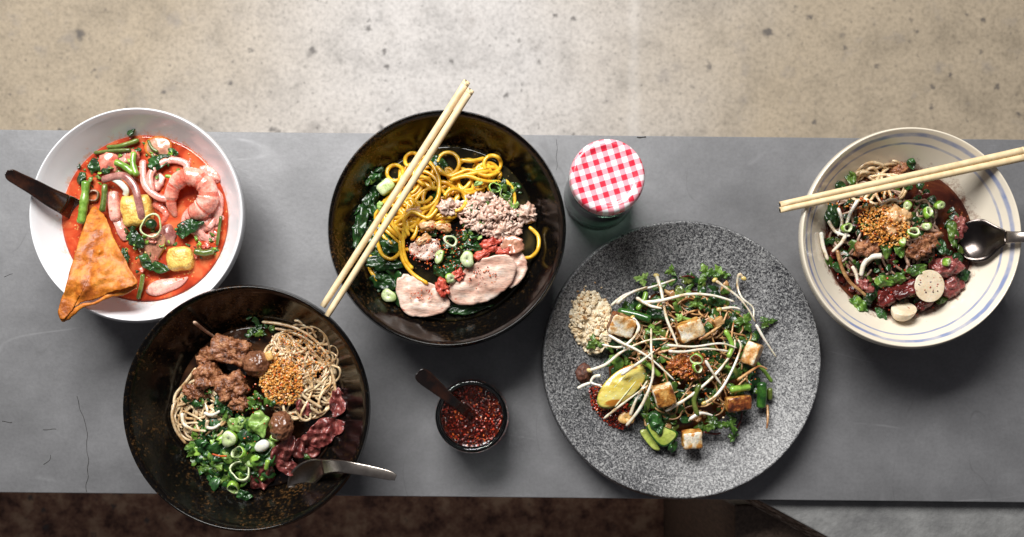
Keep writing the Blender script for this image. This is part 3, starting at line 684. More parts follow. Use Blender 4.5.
def herb_bits(name, D, spots, mats, label, size=(5, 11), off=.002, wts=None):
    """finely chopped herbs: many small crinkled leaf pieces as one mass"""
    V = []; F = []; fm = []
    for (px, py) in spots:
        mi = R_.choices(range(len(mats)), wts)[0]; s = R_.uniform(*size) / 2; a0 = R_.uniform(0, 6.3); n = 9; asp = R_.uniform(.4, 1)
        z = mz(D, px, py, off + R_.uniform(-.001, .003)); c = P(px, py, z); k = m_(1, z)
        tl = Vector((R_.uniform(-.6, .6), R_.uniform(-.6, .6), 0)); b = len(V); sd = R_.uniform(0, 99)
        pts = [Vector((0, 0, R_.uniform(0, .0012)))]
        for ring in (.55, 1.0):
            for i in range(n):
                a = 2 * PI * i / n; r = s * k * ring * (1 + .75 * noise.noise(Vector((math.cos(a) * 2.6 + sd, math.sin(a) * 2.6, sd))))
                x, y = r * math.cos(a), r * math.sin(a) * asp
                pts.append(Vector((x * math.cos(a0) - y * math.sin(a0), x * math.sin(a0) + y * math.cos(a0), 0)))
        for q in pts:
            q.z += q.x * tl.x + q.y * tl.y + .0028 * noise.noise(Vector((q.x * 400 + sd, q.y * 400, 0)))
            V.append(c + q)
        for i in range(n): F.append((b, b + 1 + i, b + 1 + (i + 1) % n)); fm.append(mi)
        for i in range(n): F.append((b + 1 + i, b + 1 + n + i, b + 1 + n + (i + 1) % n, b + 1 + (i + 1) % n)); fm.append(mi)
    o = mk(name, V, F, mats, fm); solid(o, .00025)
    return tag(o, label, 'chopped herbs', kind='stuff')
def ring(px, py, z, r, label, tilt=(0, 0), hgt=.003, wall=.0011, group=None, mats=None, hole=True, sq=1.0, name='scallion_ring', cat='scallion'):
    """slice of spring onion"""
    mats = mats or [M['scal'], M['scal_in']]
    Rr = m_(r, z); seg = 26; c = P(px, py, z); Mx = Matrix.Rotation(R_.uniform(0, 6), 3, 'Z') @ Matrix.Rotation(tilt[0], 3, 'X') @ Matrix.Rotation(tilt[1], 3, 'Y')
    ri = Rr - wall if hole else .0002
    prof = [(Rr, 0), (Rr * 1.02, hgt / 2), (Rr - .0003, hgt), (ri + .0002, hgt * (1.0 if hole else 1.12)), (ri, hgt / 2), (ri + .0002, 0)]
    V = []; F = []; fm = []
    for (rr, z_) in prof:
        for k in range(seg):
            a = 2 * PI * k / seg; w = 1 + .13 * math.sin(2 * a + px) + .07 * math.sin(3 * a + py) + .03 * math.sin(5 * a)
            V.append(Mx @ Vector((rr * w * math.cos(a), rr * w * math.sin(a) * sq, z_)) + c)
    for i in range(6):
        j = (i + 1) % 6
        for k in range(seg):
            k2 = (k + 1) % seg; F.append((i * seg + k, i * seg + k2, j * seg + k2, j * seg + k)); fm.append(0 if i in (0, 1, 5) else 1)
    return tag(mk(name, V, F, mats, fm), label, cat, group)
def stem(px3, r, mat, label, cat='vegetable stem', name='vegetable_stem', group=None, **kw):
    return tag(tube(name, px3, r, mat, **kw), label, cat, group)
def ZZ(D, pts, off): return [(x, y, mz(D, x, y, off)) for x, y in pts]
def heap(name, D, n, ell, mats, size, label, cat, off=.001, h=.004, wts=None, long=1.0, sub=1, smooth=False, kind='stuff', p=.6):
    sp = []
    for _ in range(n):
        x, y = in_ell(*ell[:4], ell[4] if len(ell) > 4 else 0, p)
        d = math.hypot((x - ell[0]) / ell[2], (y - ell[1]) / ell[3])
        z = mz(D, x, y, off + R_.random() * h * max(0, 1 - d * d)); sp.append(P(x, y, z))
    return tag(grains(name, sp, mats, size, wts=wts, long=long, sub=sub, smooth=smooth), label, cat, kind=kind)

# ------------------------------------------------------------------ dish 1: red soup in the white bowl
D = DW; Z = lambda x, y, o=0.0: mz(D, x, y, o)
strands('rice_noodle', D, 6, 205, 222, 20, 16, (50, 90), .0030, M['rice_pink'], 'wide pink-stained rice noodle lying in the red soup', 'noodle', 'rice noodles in the red soup', flat=.45, off=-.005, jit=.002)
NL = 'noodle'
for pts, lb in (([(143, 160), (143, 174), (146, 187), (158, 197), (170, 199)], 'pink rice noodle curving down left of the big shrimp'),
                ([(152, 192), (150, 176), (158, 165), (172, 160), (186, 164), (186, 172)], 'pink rice noodle arching over the top of the big shrimp'),
                ([(200, 170), (210, 168), (219, 174), (215, 182)], 'short pink noodle fold touching the right wall of the white bowl'),
                ([(212, 188), (220, 198), (218, 214), (208, 228)], 'pink noodle running down right of the big shrimp')):
    tag(tube('rice_noodle', ZZ(D, pts, -.001), .0034, M['rice_pink'], flat=.55, seg=10, n=6), lb, NL, 'rice noodles in the red soup')
# shrimp: curled body with segment ridges, thin tail
def shrimp(path, r0, label):
    pts = [P(*q) for q in path]; c = crom(pts, 9); base = c[len(c) // 2]
    e = empty('shrimp', (base.x, base.y, base.z - r0), label, 'shrimp')
    rad = lambda t: r0 * (.62 + .38 * min(1, t * 7)) * (1 - .6 * t ** 2.2) * (1 + .16 * ((t * 7.2) % 1 - .5)) * (1 if t < .86 else 1 - (t - .86) * 3.4)
    V, F = tube_geo(pts, rad, .8, 14, 12, .1)
    nr = len(V) // 14; fmb = [1 if ((k // 14) / nr * 7.2) % 1 < .16 and (k // 14) / nr < .95 else 0 for k in range(len(F))]
    mk('body', V, F, [M['shrimp'], M['shrimp_band']], fmb, parent=e)
    a = pts[-1]; d = (pts[-1] - pts[-2]).normalized(); s = d.cross(Vector((0, 0, 1)))
    for k in (-1, 1):
        V, F = tube_geo([a - d * .001, a + d * .004 + s * k * .002, a + d * .009 + s * k * .0045], lambda t: .0026 * (1 - .5 * t), .35, 8, 4)
        mk('tail_fan', V, F, [M['shrimp_tail']], parent=e)
shrimp([(190, 213, .053), (201, 209, .056), (208, 199, .059), (206, 186, .061), (194, 177, .062), (181, 179, .060), (173, 189, .057), (171, 203, .053), (176, 217, .048)], .0102,
       'large curled pink shrimp on the right of the red soup')
for o_, lb in (([(200, 170), (208, 166), (219, 173), (220, 182), (212, 180), (204, 177)], 'pink wide noodle sheet above the big shrimp at the right wall'),
               ([(213, 188), (220, 192), (223, 206), (220, 222), (213, 226), (211, 208)], 'pink wide noodle sheet between the big shrimp and the right wall'),
               ([(116, 152), (126, 148), (134, 152), (132, 160), (122, 163)], 'pale pink squid sheet below the crossing dark stems'),
               ([(150, 176), (158, 172), (164, 178), (160, 190), (152, 190)], 'pink squid piece left of the big shrimp'),
               ([(112, 218), (120, 216), (126, 228), (128, 240), (120, 238)], 'pink squid strip along the right edge of the fried wonton'),
               ([(196, 214), (208, 212), (214, 220), (208, 231), (196, 230), (190, 222)], 'ragged pink squid piece below the big shrimp')):
    tag(patch('squid_piece', o_, lambda x, y: .0505, .003, [M['fish'], M['pinklump']], dome=.002, amp=.0025, freq=110, rings=7, edge_mat=1, rim=1, rag=1.2), lb, 'squid')
shrimp([(152, 205, .046), (160, 207, .048), (166, 214, .048), (163, 222, .047), (156, 226, .046)], .004, 'small half-sunk shrimp beside the yellow tofu in the red soup')
patch('fish_cake', [(146, 292), (150, 284), (162, 279), (180, 278), (188, 277), (181, 286), (168, 292), (155, 296)], .0498, .005, [M['fish']], dome=.003, rings=6); tag(bpy.data.objects['fish_cake'], 'long pink fish cake slice floating at the bottom of the red soup', 'fish cake')
tag(chunk('fish_cake', 114.5, 207, .050, .0055, .0145, .006, [M['fish']], rot=.15, boxy=.25, amp=.001, freq=90), 'upright pink fish cake stick beside the fried wonton skin', 'fish cake')
tag(chunk('pork_piece', 110, 163, .050, .012, .010, .006, [M['pinklump']], rot=.2, amp=.004, freq=110), 'red-stained lump of pork at the upper left of the red soup', 'pork')
tag(chunk('pork_piece', 133, 157, .049, .008, .007, .005, [M['pinklump']], rot=.9, amp=.003, freq=120), 'small pink lump of pork under the crossed green stems', 'pork')
tag(chunk('pork_piece', 168, 236, .049, .008, .010, .005, [M['squid']], rot=.3, amp=.003, freq=120), 'purplish pork piece between the yellow fish ball and the green ring', 'pork')
tag(chunk('pork_piece', 205, 224, .049, .011, .007, .005, [M['pinklump']], rot=-.4, amp=.003, freq=120), 'pinkish pork piece against the right wall below the shrimp', 'pork')
tag(patch('fish_cake', [(145, 152), (146, 141), (156, 136), (168, 138), (172, 146), (169, 156), (156, 158)], lambda x, y: .050, .004, [M['brown_slice'], M['carrot']], dome=.002, amp=.0008, rings=6, edge_mat=1, rim=2), 'orange-edged round slice at the top of the red soup', 'fish cake')
tag(chunk('tofu_puff', 137.5, 211, .055, .0138, .0145, .009, [M['puff']], rot=.12, boxy=.55, amp=.0018, freq=150), 'square yellow fried tofu in the middle of the red soup', 'tofu')
tag(chunk('fish_ball', 181, 259, .051, .0128, .0110, .008, [M['puff']], rot=.1, boxy=.15, amp=.0016, freq=120), 'round yellow fried fish ball at the lower right of the red soup', 'fish ball')
tag(patch('pork_slice', [(139, 240), (147, 235), (156, 233), (164, 236), (164, 247), (158, 258), (151, 266), (144, 258), (138, 249)], lambda x, y: .056 - (y - 235) * .0002, .005, [M['brown_slice'], M['puff']], dome=.001, amp=.001, rings=6, edge_mat=1, rim=1), 'pinkish brown slice with a golden crust in the centre of the red soup', 'pork')
tag(tube('squid_strip', [(102, 180, .056), (112, 177, .060), (124, 176, .064), (134, 186, .066), (138, 200, .067), (141, 214, .065), (143, 226, .058)], .0036, M['squid'], flat=.5, seg=10), 'curved purple-brown strip lying across the yellow tofu', 'squid')
tag(tube('onion_slice', [(112, 178, .058), (120, 183, .061), (126, 190, .061), (125, 196, .058)], .003, M['white_veg'], flat=.5), 'pale curl of onion beside the purple-brown strip', 'onion')
ring(151.5, 226, .060, 11, 'large pale green ring standing on the middle of the red soup', hgt=.0035, wall=.0016, tilt=(.2, .1), mats=[M['scal_in'], M['scal_in']])
tag(chunk('pea_eggplant', 151, 224, .059, .0055, .005, .005, [M['leaf_dark']], amp=.0004), 'dark green ball inside the pale green ring', 'vegetable')
for pts, r, mt, lb in (([(86, 181), (85, 195), (83, 210), (81, 224)], .0042, 'stem', 'bright green thick stem near the left wall of the white bowl'),
                       ([(105, 184), (104, 198), (102, 212)], .0030, 'stem_dark', 'dark green upright stem left of the pink fish cake stick'),
                       ([(107, 147), (120, 146), (139, 140)], .0022, 'stem_dark', 'upper of two dark stems crossing the top of the red soup'),
                       ([(94, 153), (112, 151), (131, 150)], .0019, 'stem_dark', 'lower of two dark stems crossing the top of the red soup'),
                       ([(115, 162), (124, 166), (134, 174)], .0034, 'stem', 'stubby yellow-green stem over the pink pork lump'),
                       ([(134, 152), (133, 164), (137, 176)], .0030, 'stem', 'pale stem at the upper middle of the red soup'),
                       ([(194, 251), (204, 253), (214, 251)], .0032, 'stem_dark', 'stub of green stem right of the yellow fish ball'),
                       ([(221, 216), (219, 230), (217, 246)], .0016, 'stem_dark', 'thin dark stem along the right edge of the red soup'),
                       ([(143, 274), (141, 287), (138, 299)], .0022, 'stem_dark', 'dark stem running to the bottom edge of the red soup'),
                       ([(165, 176), (172, 177), (180, 180)], .0016, 'stem', 'little green stem on the back of the big shrimp'),
                       ([(148, 140), (152, 148), (158, 152)], .0016, 'stem_dark', 'small dark stem over the orange slice')):
    stem(ZZ(D, pts, .0025), r, M[mt], lb, wob=.2)
ring(93, 196, .050, 6.5, 'brownish green ring left of the wonton tip', hgt=.003, wall=.0018, mats=[M['stem_dark'], M['rice_dark']])
for x, y, l, w, a, lb in ((97, 166, 19, 13, 20, 'dark green leaf at the upper left of the red soup'), (106, 171, 13, 9, 70, 'small dark leaf beside the pork lump in the red soup'),
                          (158, 162, 24, 13, -25, 'dark leaf draped above the big shrimp'), (176, 180, 14, 8, 20, 'small dark leaf tip on the shrimp'),
                          (136, 240, 22, 15, 40, 'dark green leaf left of the pink-brown slice'), (131, 224, 16, 10, 80, 'dark leaf tucked under the yellow tofu'),
                          (146, 262, 20, 11, 60, 'dark leaf hanging below the pink-brown slice'), (160, 268, 20, 11, 10, 'dark leaf left of the yellow fish ball'),
                          (190, 226, 25, 16, -20, 'wide dark leaf below the big shrimp'), (181, 233, 13, 9, 70, 'small dark leaf above the yellow fish ball'),
                          (131, 132, 10, 6, -30, 'tiny dark leaf at the very top of the red soup'), (173, 152, 12, 7, 30, 'dark leaf right of the orange slice'),
                          (124, 258, 18, 9, 80, 'dark leaf beside the right edge of the fried wonton'), (81, 178, 14, 8, 110, 'olive leaf near the brown spoon')):
    leaf(x, y, Z(x, y, .001), l, w, a, M['leaf_dark'], lb)
herb_bits('chopped_herbs', D, [in_ell(*R_.choice([(100, 170, 22, 26), (190, 245, 30, 22), (140, 245, 20, 28), (150, 160, 40, 18)])) for _ in range(120)], [M['leaf_dark'], M['stem_dark'], M['leaf'], M['pinklump'], M['scal']], 'scraps of dark herb floating in the red soup', (3, 7), -.002)
heap('chili_flakes', D, 160, (147, 214, 76, 80), [M['garlic'], M['chili_or'], M['garlic_lt']], .0008, 'tiny orange and yellow flecks floating on the red soup', 'chili flakes', 0, 0, p=.35)
# fried wonton skin
def wz(x, y):
    t = max(0, min(1, (y - 207) / 100)); return .060 + .030 * math.sin(t * PI * .62)
wo = patch('fried_wonton', [(92.5, 207), (100, 211), (106, 218), (109, 226), (114, 238), (125, 259), (132, 272), (137.5, 284), (124, 289), (110, 293), (96, 299), (80, 303), (70, 312), (62, 320), (58, 313), (61, 300), (65, 288), (70, 270), (76, 250), (84, 225)],
           wz, .0014, [M['wonton']], amp=.003, freq=60, rings=22, sm=5, rag=1.0,
           top_extra=lambda w, t: .0028 * (math.exp(-((w - P(99, 251, w.z)).length / .0035) ** 2) + .7 * math.exp(-((w - P(122, 283, w.z)).length / .004) ** 2) + .6 * math.exp(-((w - P(80, 296, w.z)).length / .005) ** 2))
           + .0016 * math.sin((w.y - .02 * w.x) * 210) * t ** 4)
tag(wo, 'orange-brown fried wonton skin leaning over the rim of the white bowl', 'wonton')
V, F = tube_geo([P(x, y, z) for x, y, z in ((137, 285, .084), (124, 291, .085), (108, 296, .086), (95, 303, .087), (82, 306, .087), (68, 316, .085), (61, 320, .083))], lambda t: .0022 + .001 * math.sin(t * 9), .55, 8, 6, .4)
fo = mk('folded_edge', V, F, [M['wonton']]); fo.parent = wo; fo.location = fo.location - wo.location

# loft: spoons
def loft(name, secs, mat, thick=.0012, m=10, n=6, parent=None):
    """secs: (px,py,z,half width m,sag m)"""
    keys = [Vector((*P(s[0], s[1], s[2]),)) for s in secs]
    c = crom(keys, n); ws = crom([Vector((s[3], s[4], 0)) for s in secs], n); V = []; F = []
    for i, p in enumerate(c):
        t = c[min(i + 1, len(c) - 1)] - c[max(i - 1, 0)]; t.z = 0; t.normalize(); s = Vector((t.y, -t.x, 0))
        for j in range(m + 1):
            u = -1 + 2 * j / m; V.append(p + s * (max(ws[i].x, .0003) * u) + Vector((0, 0, -ws[i].y * (1 - u * u))))
    for i in range(len(c) - 1):
        for j in range(m):
            a = i * (m + 1) + j; F.append((a, a + 1, a + m + 2, a + m + 1))
    o = mk(name, V, F, [mat], parent=parent); solid(o, thick, 1); return o
def spoon(name, bowl, handle, mb, mh, label):
    b = P(*bowl[0][:3]); e = empty(name, (b.x, b.y, b.z), label, 'spoon')
    loft('spoon_bowl', bowl, mb, parent=e); loft('handle', handle, mh, parent=e)
spoon('soup_spoon', [(82, 214, .040, .004, .001), (77, 211, .046, .0095, .003), (70, 207, .054, .0105, .004), (64, 204, .062, .0098, .004)],
      [(64, 204, .0622, .0098, .004), (50, 197, .074, .0088, .0038), (35, 188, .084, .0075, .0032), (20, 180, .092, .0064, .0028), (10, 174.5, .097, .0055, .002), (6, 172, .098, .0022, .0004)],
      M['lacquer'], M['lacquer'], 'dark brown lacquered spoon in the white soup bowl')

# ------------------------------------------------------------------ dish 2: beef and rice noodles
D = DB; Z = lambda x, y, o=0.0: mz(D, x, y, o)
strands('rice_noodle', D, 80, 302, 372, 38, 52, (60, 110), .0012, M['rice'], 'thin tan rice noodle tangled on the right of the beef bowl', 'noodle', 'rice noodles on the right of the beef bowl', flat=.6, curl=.32, off=-.004, jit=.008)
strands('rice_noodle', D, 34, 200, 412, 27, 30, (50, 90), .0012, M['rice'], 'thin tan rice noodle tangled at the left of the beef bowl', 'noodle', 'rice noodles at the left of the beef bowl', flat=.6, curl=.35, off=-.002, jit=.005)
for pts, lb in (([(176, 400), (172, 414), (176, 430), (186, 444)], 'tan noodle along the left wall of the beef bowl'),
                ([(196, 368), (186, 382), (176, 394), (174, 404)], 'tan noodle rising beside the braised meat'),
                ([(268, 328), (285, 330), (305, 338), (322, 352), (332, 372), (336, 395)], 'tan noodle tracing the upper right edge of the beef bowl'),
                ([(262, 322), (280, 324), (300, 330), (318, 343), (330, 360)], 'outermost tan noodle at the top right of the beef bowl'),
                ([(296, 388), (306, 398), (322, 408)], 'pale short noodle right of the fried garlic'), ([(298, 398), (308, 406), (320, 414)], 'pale short noodle just above the pink beef')):
    tag(tube('rice_noodle', ZZ(D, pts, .004), .0015, M['rice'], seg=8), lb, NL, 'rice noodles in the beef bowl')
for pts, lb in (([(182, 413), (184, 424), (194, 430), (206, 431)], 'fat white bean sprout curling over noodles at the left of the beef bowl'),
                ([(204, 413), (212, 415), (220, 411)], 'short bean sprout above the chopped herbs in the beef bowl'),
                ([(208, 420), (207, 427), (214, 428), (220, 424)], 'small hooked bean sprout beside the scallions in the beef bowl'),
                ([(194, 322), (204, 330), (216, 338)], 'lone brownish bean sprout sticking out above the braised meat')):
    tag(tube('bean_sprout', ZZ(D, pts, .006), .0019, M['sprout'] if '194' not in str(pts[0]) else M['rice_dark'], taper=.7), lb, 'bean sprout', 'bean sprouts in the beef bowl')
for x, y, sx, sy, sz, ro, bx, lb in ((231, 351, .0180, .0120, .010, -.25, .35, 'largest braised brown meat chunk at the top of the beef bowl'),
                                     (209, 377, .0120, .0108, .010, .5, .3, 'braised meat chunk nearest the left wall of the beef bowl'),
                                     (232, 387, .0135, .0112, .010, .4, .4, 'braised meat chunk directly above the scallions'),
                                     (239, 402, .0085, .0085, .006, .2, .3, 'small braised meat chunk touching the herbs'),
                                     (206, 358, .0085, .0075, .006, .8, .2, 'small dark braised scrap behind the meat chunks'),
                                     (198, 391, .012, .008, .004, .2, .2, 'grainy braised crumble left of the meat chunks')):
    z = Z(x, y, .004)
    tag(chunk('braised_meat', x, y, z, sx, sy, sz, [M['braise']], rot=ro, boxy=bx + .35, amp=.0032, freq=150, sub=5, seed=x * .01, ridge=.55), lb, 'braised meat', 'braised meat in the beef bowl')
tag(chunk('meatball', 257, 364, Z(257, 364, .006), .0128, .0125, .0115, [M['ball']], amp=.0014, freq=260, sub=5), 'brown meatball next to the braised meat, upper of the two', 'meatball', 'meatballs')
tag(chunk('meatball', 281.5, 426, Z(281, 426, .007), .0112, .0138, .0105, [M['ball']], amp=.0014, freq=260, sub=5), 'brown meatball between leaves and pink beef, lower of the two', 'meatball', 'meatballs')
# thin beef: crumpled slices
def crump(px, py, rx, ry, ang, label, D, mat=None, off=.004, amp=.007, freq=70):
    a = math.radians(ang); o = []; sd = R_.uniform(0, 30)
    for i in range(18):
        t = 2 * PI * i / 18; k = 1 + .42 * noise.noise(Vector((math.cos(t) * 1.8 + sd, math.sin(t) * 1.8, sd)))
        x, y = rx * k * math.cos(t), ry * k * math.sin(t); o.append((px + x * math.cos(a) - y * math.sin(a), py + x * math.sin(a) + y * math.cos(a)))
    return tag(patch('beef_slice', o, lambda x, y: mz(D, x, y, off), .0022, [mat or M['beef']], amp=amp, freq=freq, rings=10, sm=3, seed=sd,
                     top_extra=lambda w, t: .0022 * math.sin(w.x * 600 + 5 * fnoise(w, 60)) + .0012 * fnoise(w, 420)), label, 'sliced beef', 'sliced beef')
crump(322, 432, 21, 13, -25, 'broad crumpled pink beef slice right of the lower meatball', D)
crump(308, 448, 14, 10, -10, 'pink beef slice just above the steel spoon', D)
crump(283, 452, 16, 9, -55, 'folded pink beef strip below the lower meatball', D)
crump(288, 467, 12, 8, 30, 'pink beef scrap beside the spoon bowl', D)
crump(262, 476, 11, 14, 15, 'dark pink beef piece at the bottom of the beef bowl', D)
crump(337, 402, 8, 15, 10, 'narrow pink beef strip along the right wall of the beef bowl', D)
crump(303, 408, 9, 7, 40, 'small purple beef curl on the noodles', D, amp=.004)
heap('fried_garlic', D, 950, (281, 381, 21, 25, -.5), [M['garlic'], M['garlic_lt'], M['chili_or']], .0013, 'heap of golden fried garlic bits on the beef bowl noodles', 'fried garlic', .006, .006, wts=[6, 3, 1])
heap('fried_garlic', D, 330, (300, 356, 34, 22, .5), [M['garlic'], M['rice_brown'], M['chili_or']], .0010, 'loose fried garlic crumbs above the heap in the beef bowl', 'fried garlic', .008, .001, wts=[4, 3, 1])
tag(chunk('peanut_piece', 269, 356, Z(269, 356, .013), .0035, .0045, .002, [M['garlic_lt']], rot=.3, boxy=.4, amp=.0006), 'pale flake on the edge of the upper meatball', 'garlic flake')
herb_bits('chopped_herbs', D, [in_ell(232, 452, 42, 36, .3) for _ in range(190)], [M['leaf'], M['leaf_dark'], M['leaf_pale'], M['stem']], 'mass of chopped green herbs in the lower left of the beef bowl', (7, 17), .001, [5, 6, 1.2, .8])
herb_bits('chopped_herbs', D, [in_ell(*R_.choice([(258, 328, 16, 12), (196, 396, 14, 10), (226, 405, 12, 8), (262, 402, 16, 8)])) for _ in range(55)], [M['leaf_dark'], M['leaf']], 'loose herb scraps between meat and noodles in the beef bowl', (5, 10), .004)
for x, y, l, w, a, mt, lb, kd in ((259, 425, 25, 20, 70, 'leaf_pale', 'large pale green leaf left of the lower meatball', 'plain'), (237, 424, 20, 15, -30, 'leaf_pale', 'light green rounded leaf above the scallion slice', 'plain'),
                                  (206, 468, 27, 19, 30, 'leaf', 'big green leaf lowest on the left of the beef bowl', 'cilantro'), (192, 450, 22, 15, -20, 'leaf', 'green leaf at the left end of the herbs in the beef bowl', 'cilantro'),
                                  (217, 462, 19, 14, 70, 'leaf', 'green leaf beside the red thread in the beef bowl', 'plain'), (250, 406, 18, 13, 10, 'leaf', 'green frilly leaf under the fried garlic', 'cilantro'),
                                  (226, 410, 19, 14, 30, 'leaf_dark', 'dark crinkled leaf left of the small braised chunk', 'cilantro'), (259, 330, 20, 15, 40, 'leaf_dark', 'dark crinkled leaf at the top of the beef bowl', 'cilantro'),
                                  (197, 404, 12, 8, 10, 'leaf_dark', 'dark leaf scrap on the noodles at the left', 'plain'), (307, 457, 8, 5, 40, 'leaf', 'tiny green leaf on the pink beef', 'plain'), (245, 495, 16, 10, 10, 'leaf_dark', 'dark leaf at the very bottom of the beef bowl', 'plain')):
    leaf(x, y, Z(x, y, .006), l, w, a, M[mt], lb, kd)
ring(230.5, 438, Z(230, 438, .007), 9, 'thick oval scallion slice, greenest in the beef bowl', hole=False, tilt=(.2, .1), sq=.8, hgt=.005)
ring(241, 454, Z(241, 454, .007), 7, 'pale cut scallion piece with white core in the beef bowl', tilt=(.5, .3), hgt=.006)
ring(241, 472, Z(241, 472, .006), 10, 'widest open scallion ring in the beef bowl', tilt=(.35, .1), hgt=.006, wall=.0017, mats=[M['scal_in'], M['scal_in']])
ring(234, 485, Z(234, 485, .006), 6, 'lowest green scallion ring in the beef bowl', tilt=(.3, .6), hgt=.006)
ring(275, 438, Z(275, 444, .006), 5, 'green scallion ring tucked under the lower meatball', tilt=(.6, .2), hgt=.005)
tag(chunk('scallion_bulb', 262, 446, Z(261, 445, .007), .0075, .0055, .004, [M['white_veg']], rot=.5, amp=.0005), 'white scallion bulb piece beside the lower meatball', 'scallion')
stem(ZZ(D, [(268, 460), (266, 470)], .011), .0023, M['scal'], 'short green scallion stick on the pink beef', 'scallion', 'scallion_stick')
stem(ZZ(D, [(212, 454), (220, 456), (227, 456)], .009), .0009, M['chili_or'], 'thin red chili thread on the herbs', 'chili', 'chili_thread')
heap('chili_flakes', D, 70, (250, 395, 60, 60), [M['chili'], M['chili_or']], .0008, 'red chili specks sprinkled over the beef bowl', 'chili flakes', .008, 0)
spoon('steel_spoon', [(289, 489, .046, .003, .001), (296, 483, .050, .0105, .004), (306, 475, .057, .0125, .005), (316, 469, .066, .0105, .004), (324, 466.5, .076, .0070, .002)],
      [(323, 467, .0765, .0074, .0010), (336, 466, .091, .0060, .0002), (350, 467.5, .100, .0054, -.0004), (370, 471, .104, .0048, -.0005), (388, 475, .105, .0042, -.0004), (396, 477.5, .105, .0026, -.0002)],
      M['steel'], M['steel'], 'steel spoon sticking out of the beef noodle bowl to the right')

# ------------------------------------------------------------------ dish 3: yellow noodles
D = DN; Z = lambda x, y, o=0.0: mz(D, x, y, o)
def circ(cx, cy, r, a0, a1, n=9, ry=None, sp=0): return [(cx + (r + sp * i / n) * math.cos(math.radians(a0 + (a1 - a0) * i / n)), cy + ((ry or r) + sp * i / n) * math.sin(math.radians(a0 + (a1 - a0) * i / n))) for i in range(n + 1)]
herb_bits('chopped_herbs', D, [in_ell(*R_.choice([(372, 225, 22, 30), (385, 270, 22, 22), (440, 215, 40, 40), (380, 180, 12, 12)])) for _ in range(100)], [M['leaf_dark'], M['leaf']], 'dark wilted greens mixed under the yellow noodles', (8, 16), -.004, [3, 1])
strands('egg_noodle', D, 14, 425, 195, 38, 38, (70, 130), .0021, M['egg'], 'round yellow egg noodle tangled in the heap', 'noodle', 'yellow egg noodles in the heap', curl=.38, off=-.004, jit=.004)
strands('egg_noodle', D, 7, 400, 222, 22, 30, (60, 110), .0020, M['egg'], 'round yellow egg noodle in the lower left of the heap', 'noodle', 'yellow egg noodles at the lower left', curl=.3, off=-.001, jit=.004)
strands('egg_noodle', D, 8, 478, 178, 26, 12, (50, 80), .0021, M['egg'], 'round yellow egg noodle lying at the upper right of the heap', 'noodle', 'yellow egg noodles at the upper right', curl=.3, off=-.003, jit=.003)
egg = [(circ(395, 173, 8, 60, 400) + [(398, 186), (392, 196), (384, 204)], 'yellow noodle with a small loop at the left of the heap'),
       (circ(412.5, 160.5, 7.5, 120, 420) + [(414, 176), (425, 186)], 'yellow noodle with a small loop under the chopsticks'),
       (circ(420, 190, 19, 200, 520, 12), 'yellow noodle forming the widest loop under the chopsticks'),
       (circ(421, 190, 13, 30, 360, 10), 'yellow noodle coiled inside the widest loop'),
       (circ(448, 163, 10, 180, 500, 10, sp=2), 'yellow noodle looped at the top of the bowl'),
       (circ(492.5, 164, 8.5, 140, 480, 10) + [(484, 172), (470, 174), (455, 178)], 'yellow noodle with a small round loop at the top right'),
       ([(424, 158), (433, 166), (439, 180), (438, 198), (430, 214), (418, 226)], 'yellow noodle sweeping down the middle of the heap'),
       (circ(455, 200, 11, 200, 450, 9), 'yellow noodle hooked beside the minced pork'),
       ([(374, 222), (377, 240), (382, 254), (392, 259), (401, 250), (400, 236), (392, 222), (396, 208)], 'yellow noodle hanging in a big loop at the lower left'),
       ([(404, 226), (403, 245), (406, 260), (413, 269)], 'short yellow noodle dangling left of the roast pork'),
       ([(400, 240), (402, 258), (412, 273), (428, 284)], 'yellow noodle curving down onto the pale pork slice'),
       ([(371, 255), (370, 269), (379, 282)], 'short yellow noodle over the dark leaves at the lower left'),
       ([(529, 227), (538, 236), (538, 249), (531, 257), (521, 258)], 'yellow noodle hooked against the right wall of the bowl'),
       ([(450, 180), (467, 176), (483, 181), (501, 182)], 'straight yellow noodle across the upper right'),
       ([(460, 160), (472, 161), (485, 158)], 'short straight yellow noodle at the top of the bowl'),
       ([(505, 180), (513, 190), (514, 204), (507, 214)], 'yellow noodle curving around the scallion ring at the right'),
       ([(392, 224), (402, 230), (414, 226), (424, 212), (434, 206)], 'yellow noodle in front of the chopsticks'),
       ([(380, 212), (392, 218), (404, 215), (414, 204)], 'yellow noodle crossing the left of the heap'),
       ([(436, 166), (450, 176), (468, 170), (486, 176), (500, 172)], 'wavy yellow noodle along the top of the bowl'),
       ([(409, 236), (404, 222), (412, 212), (428, 218), (438, 208)], 'yellow noodle curling above the crackling')]
for i, (pts, lb) in enumerate(egg):
    p3 = [(x, y, mz(D, x, y, .004 + .0022 * math.sin(k * .8 + i))) for k, (x, y) in enumerate(pts)]
    tag(tube('egg_noodle', p3, .0019, M['egg'], seg=9, n=5, wob=.15), lb, 'noodle', 'yellow egg noodles on top')
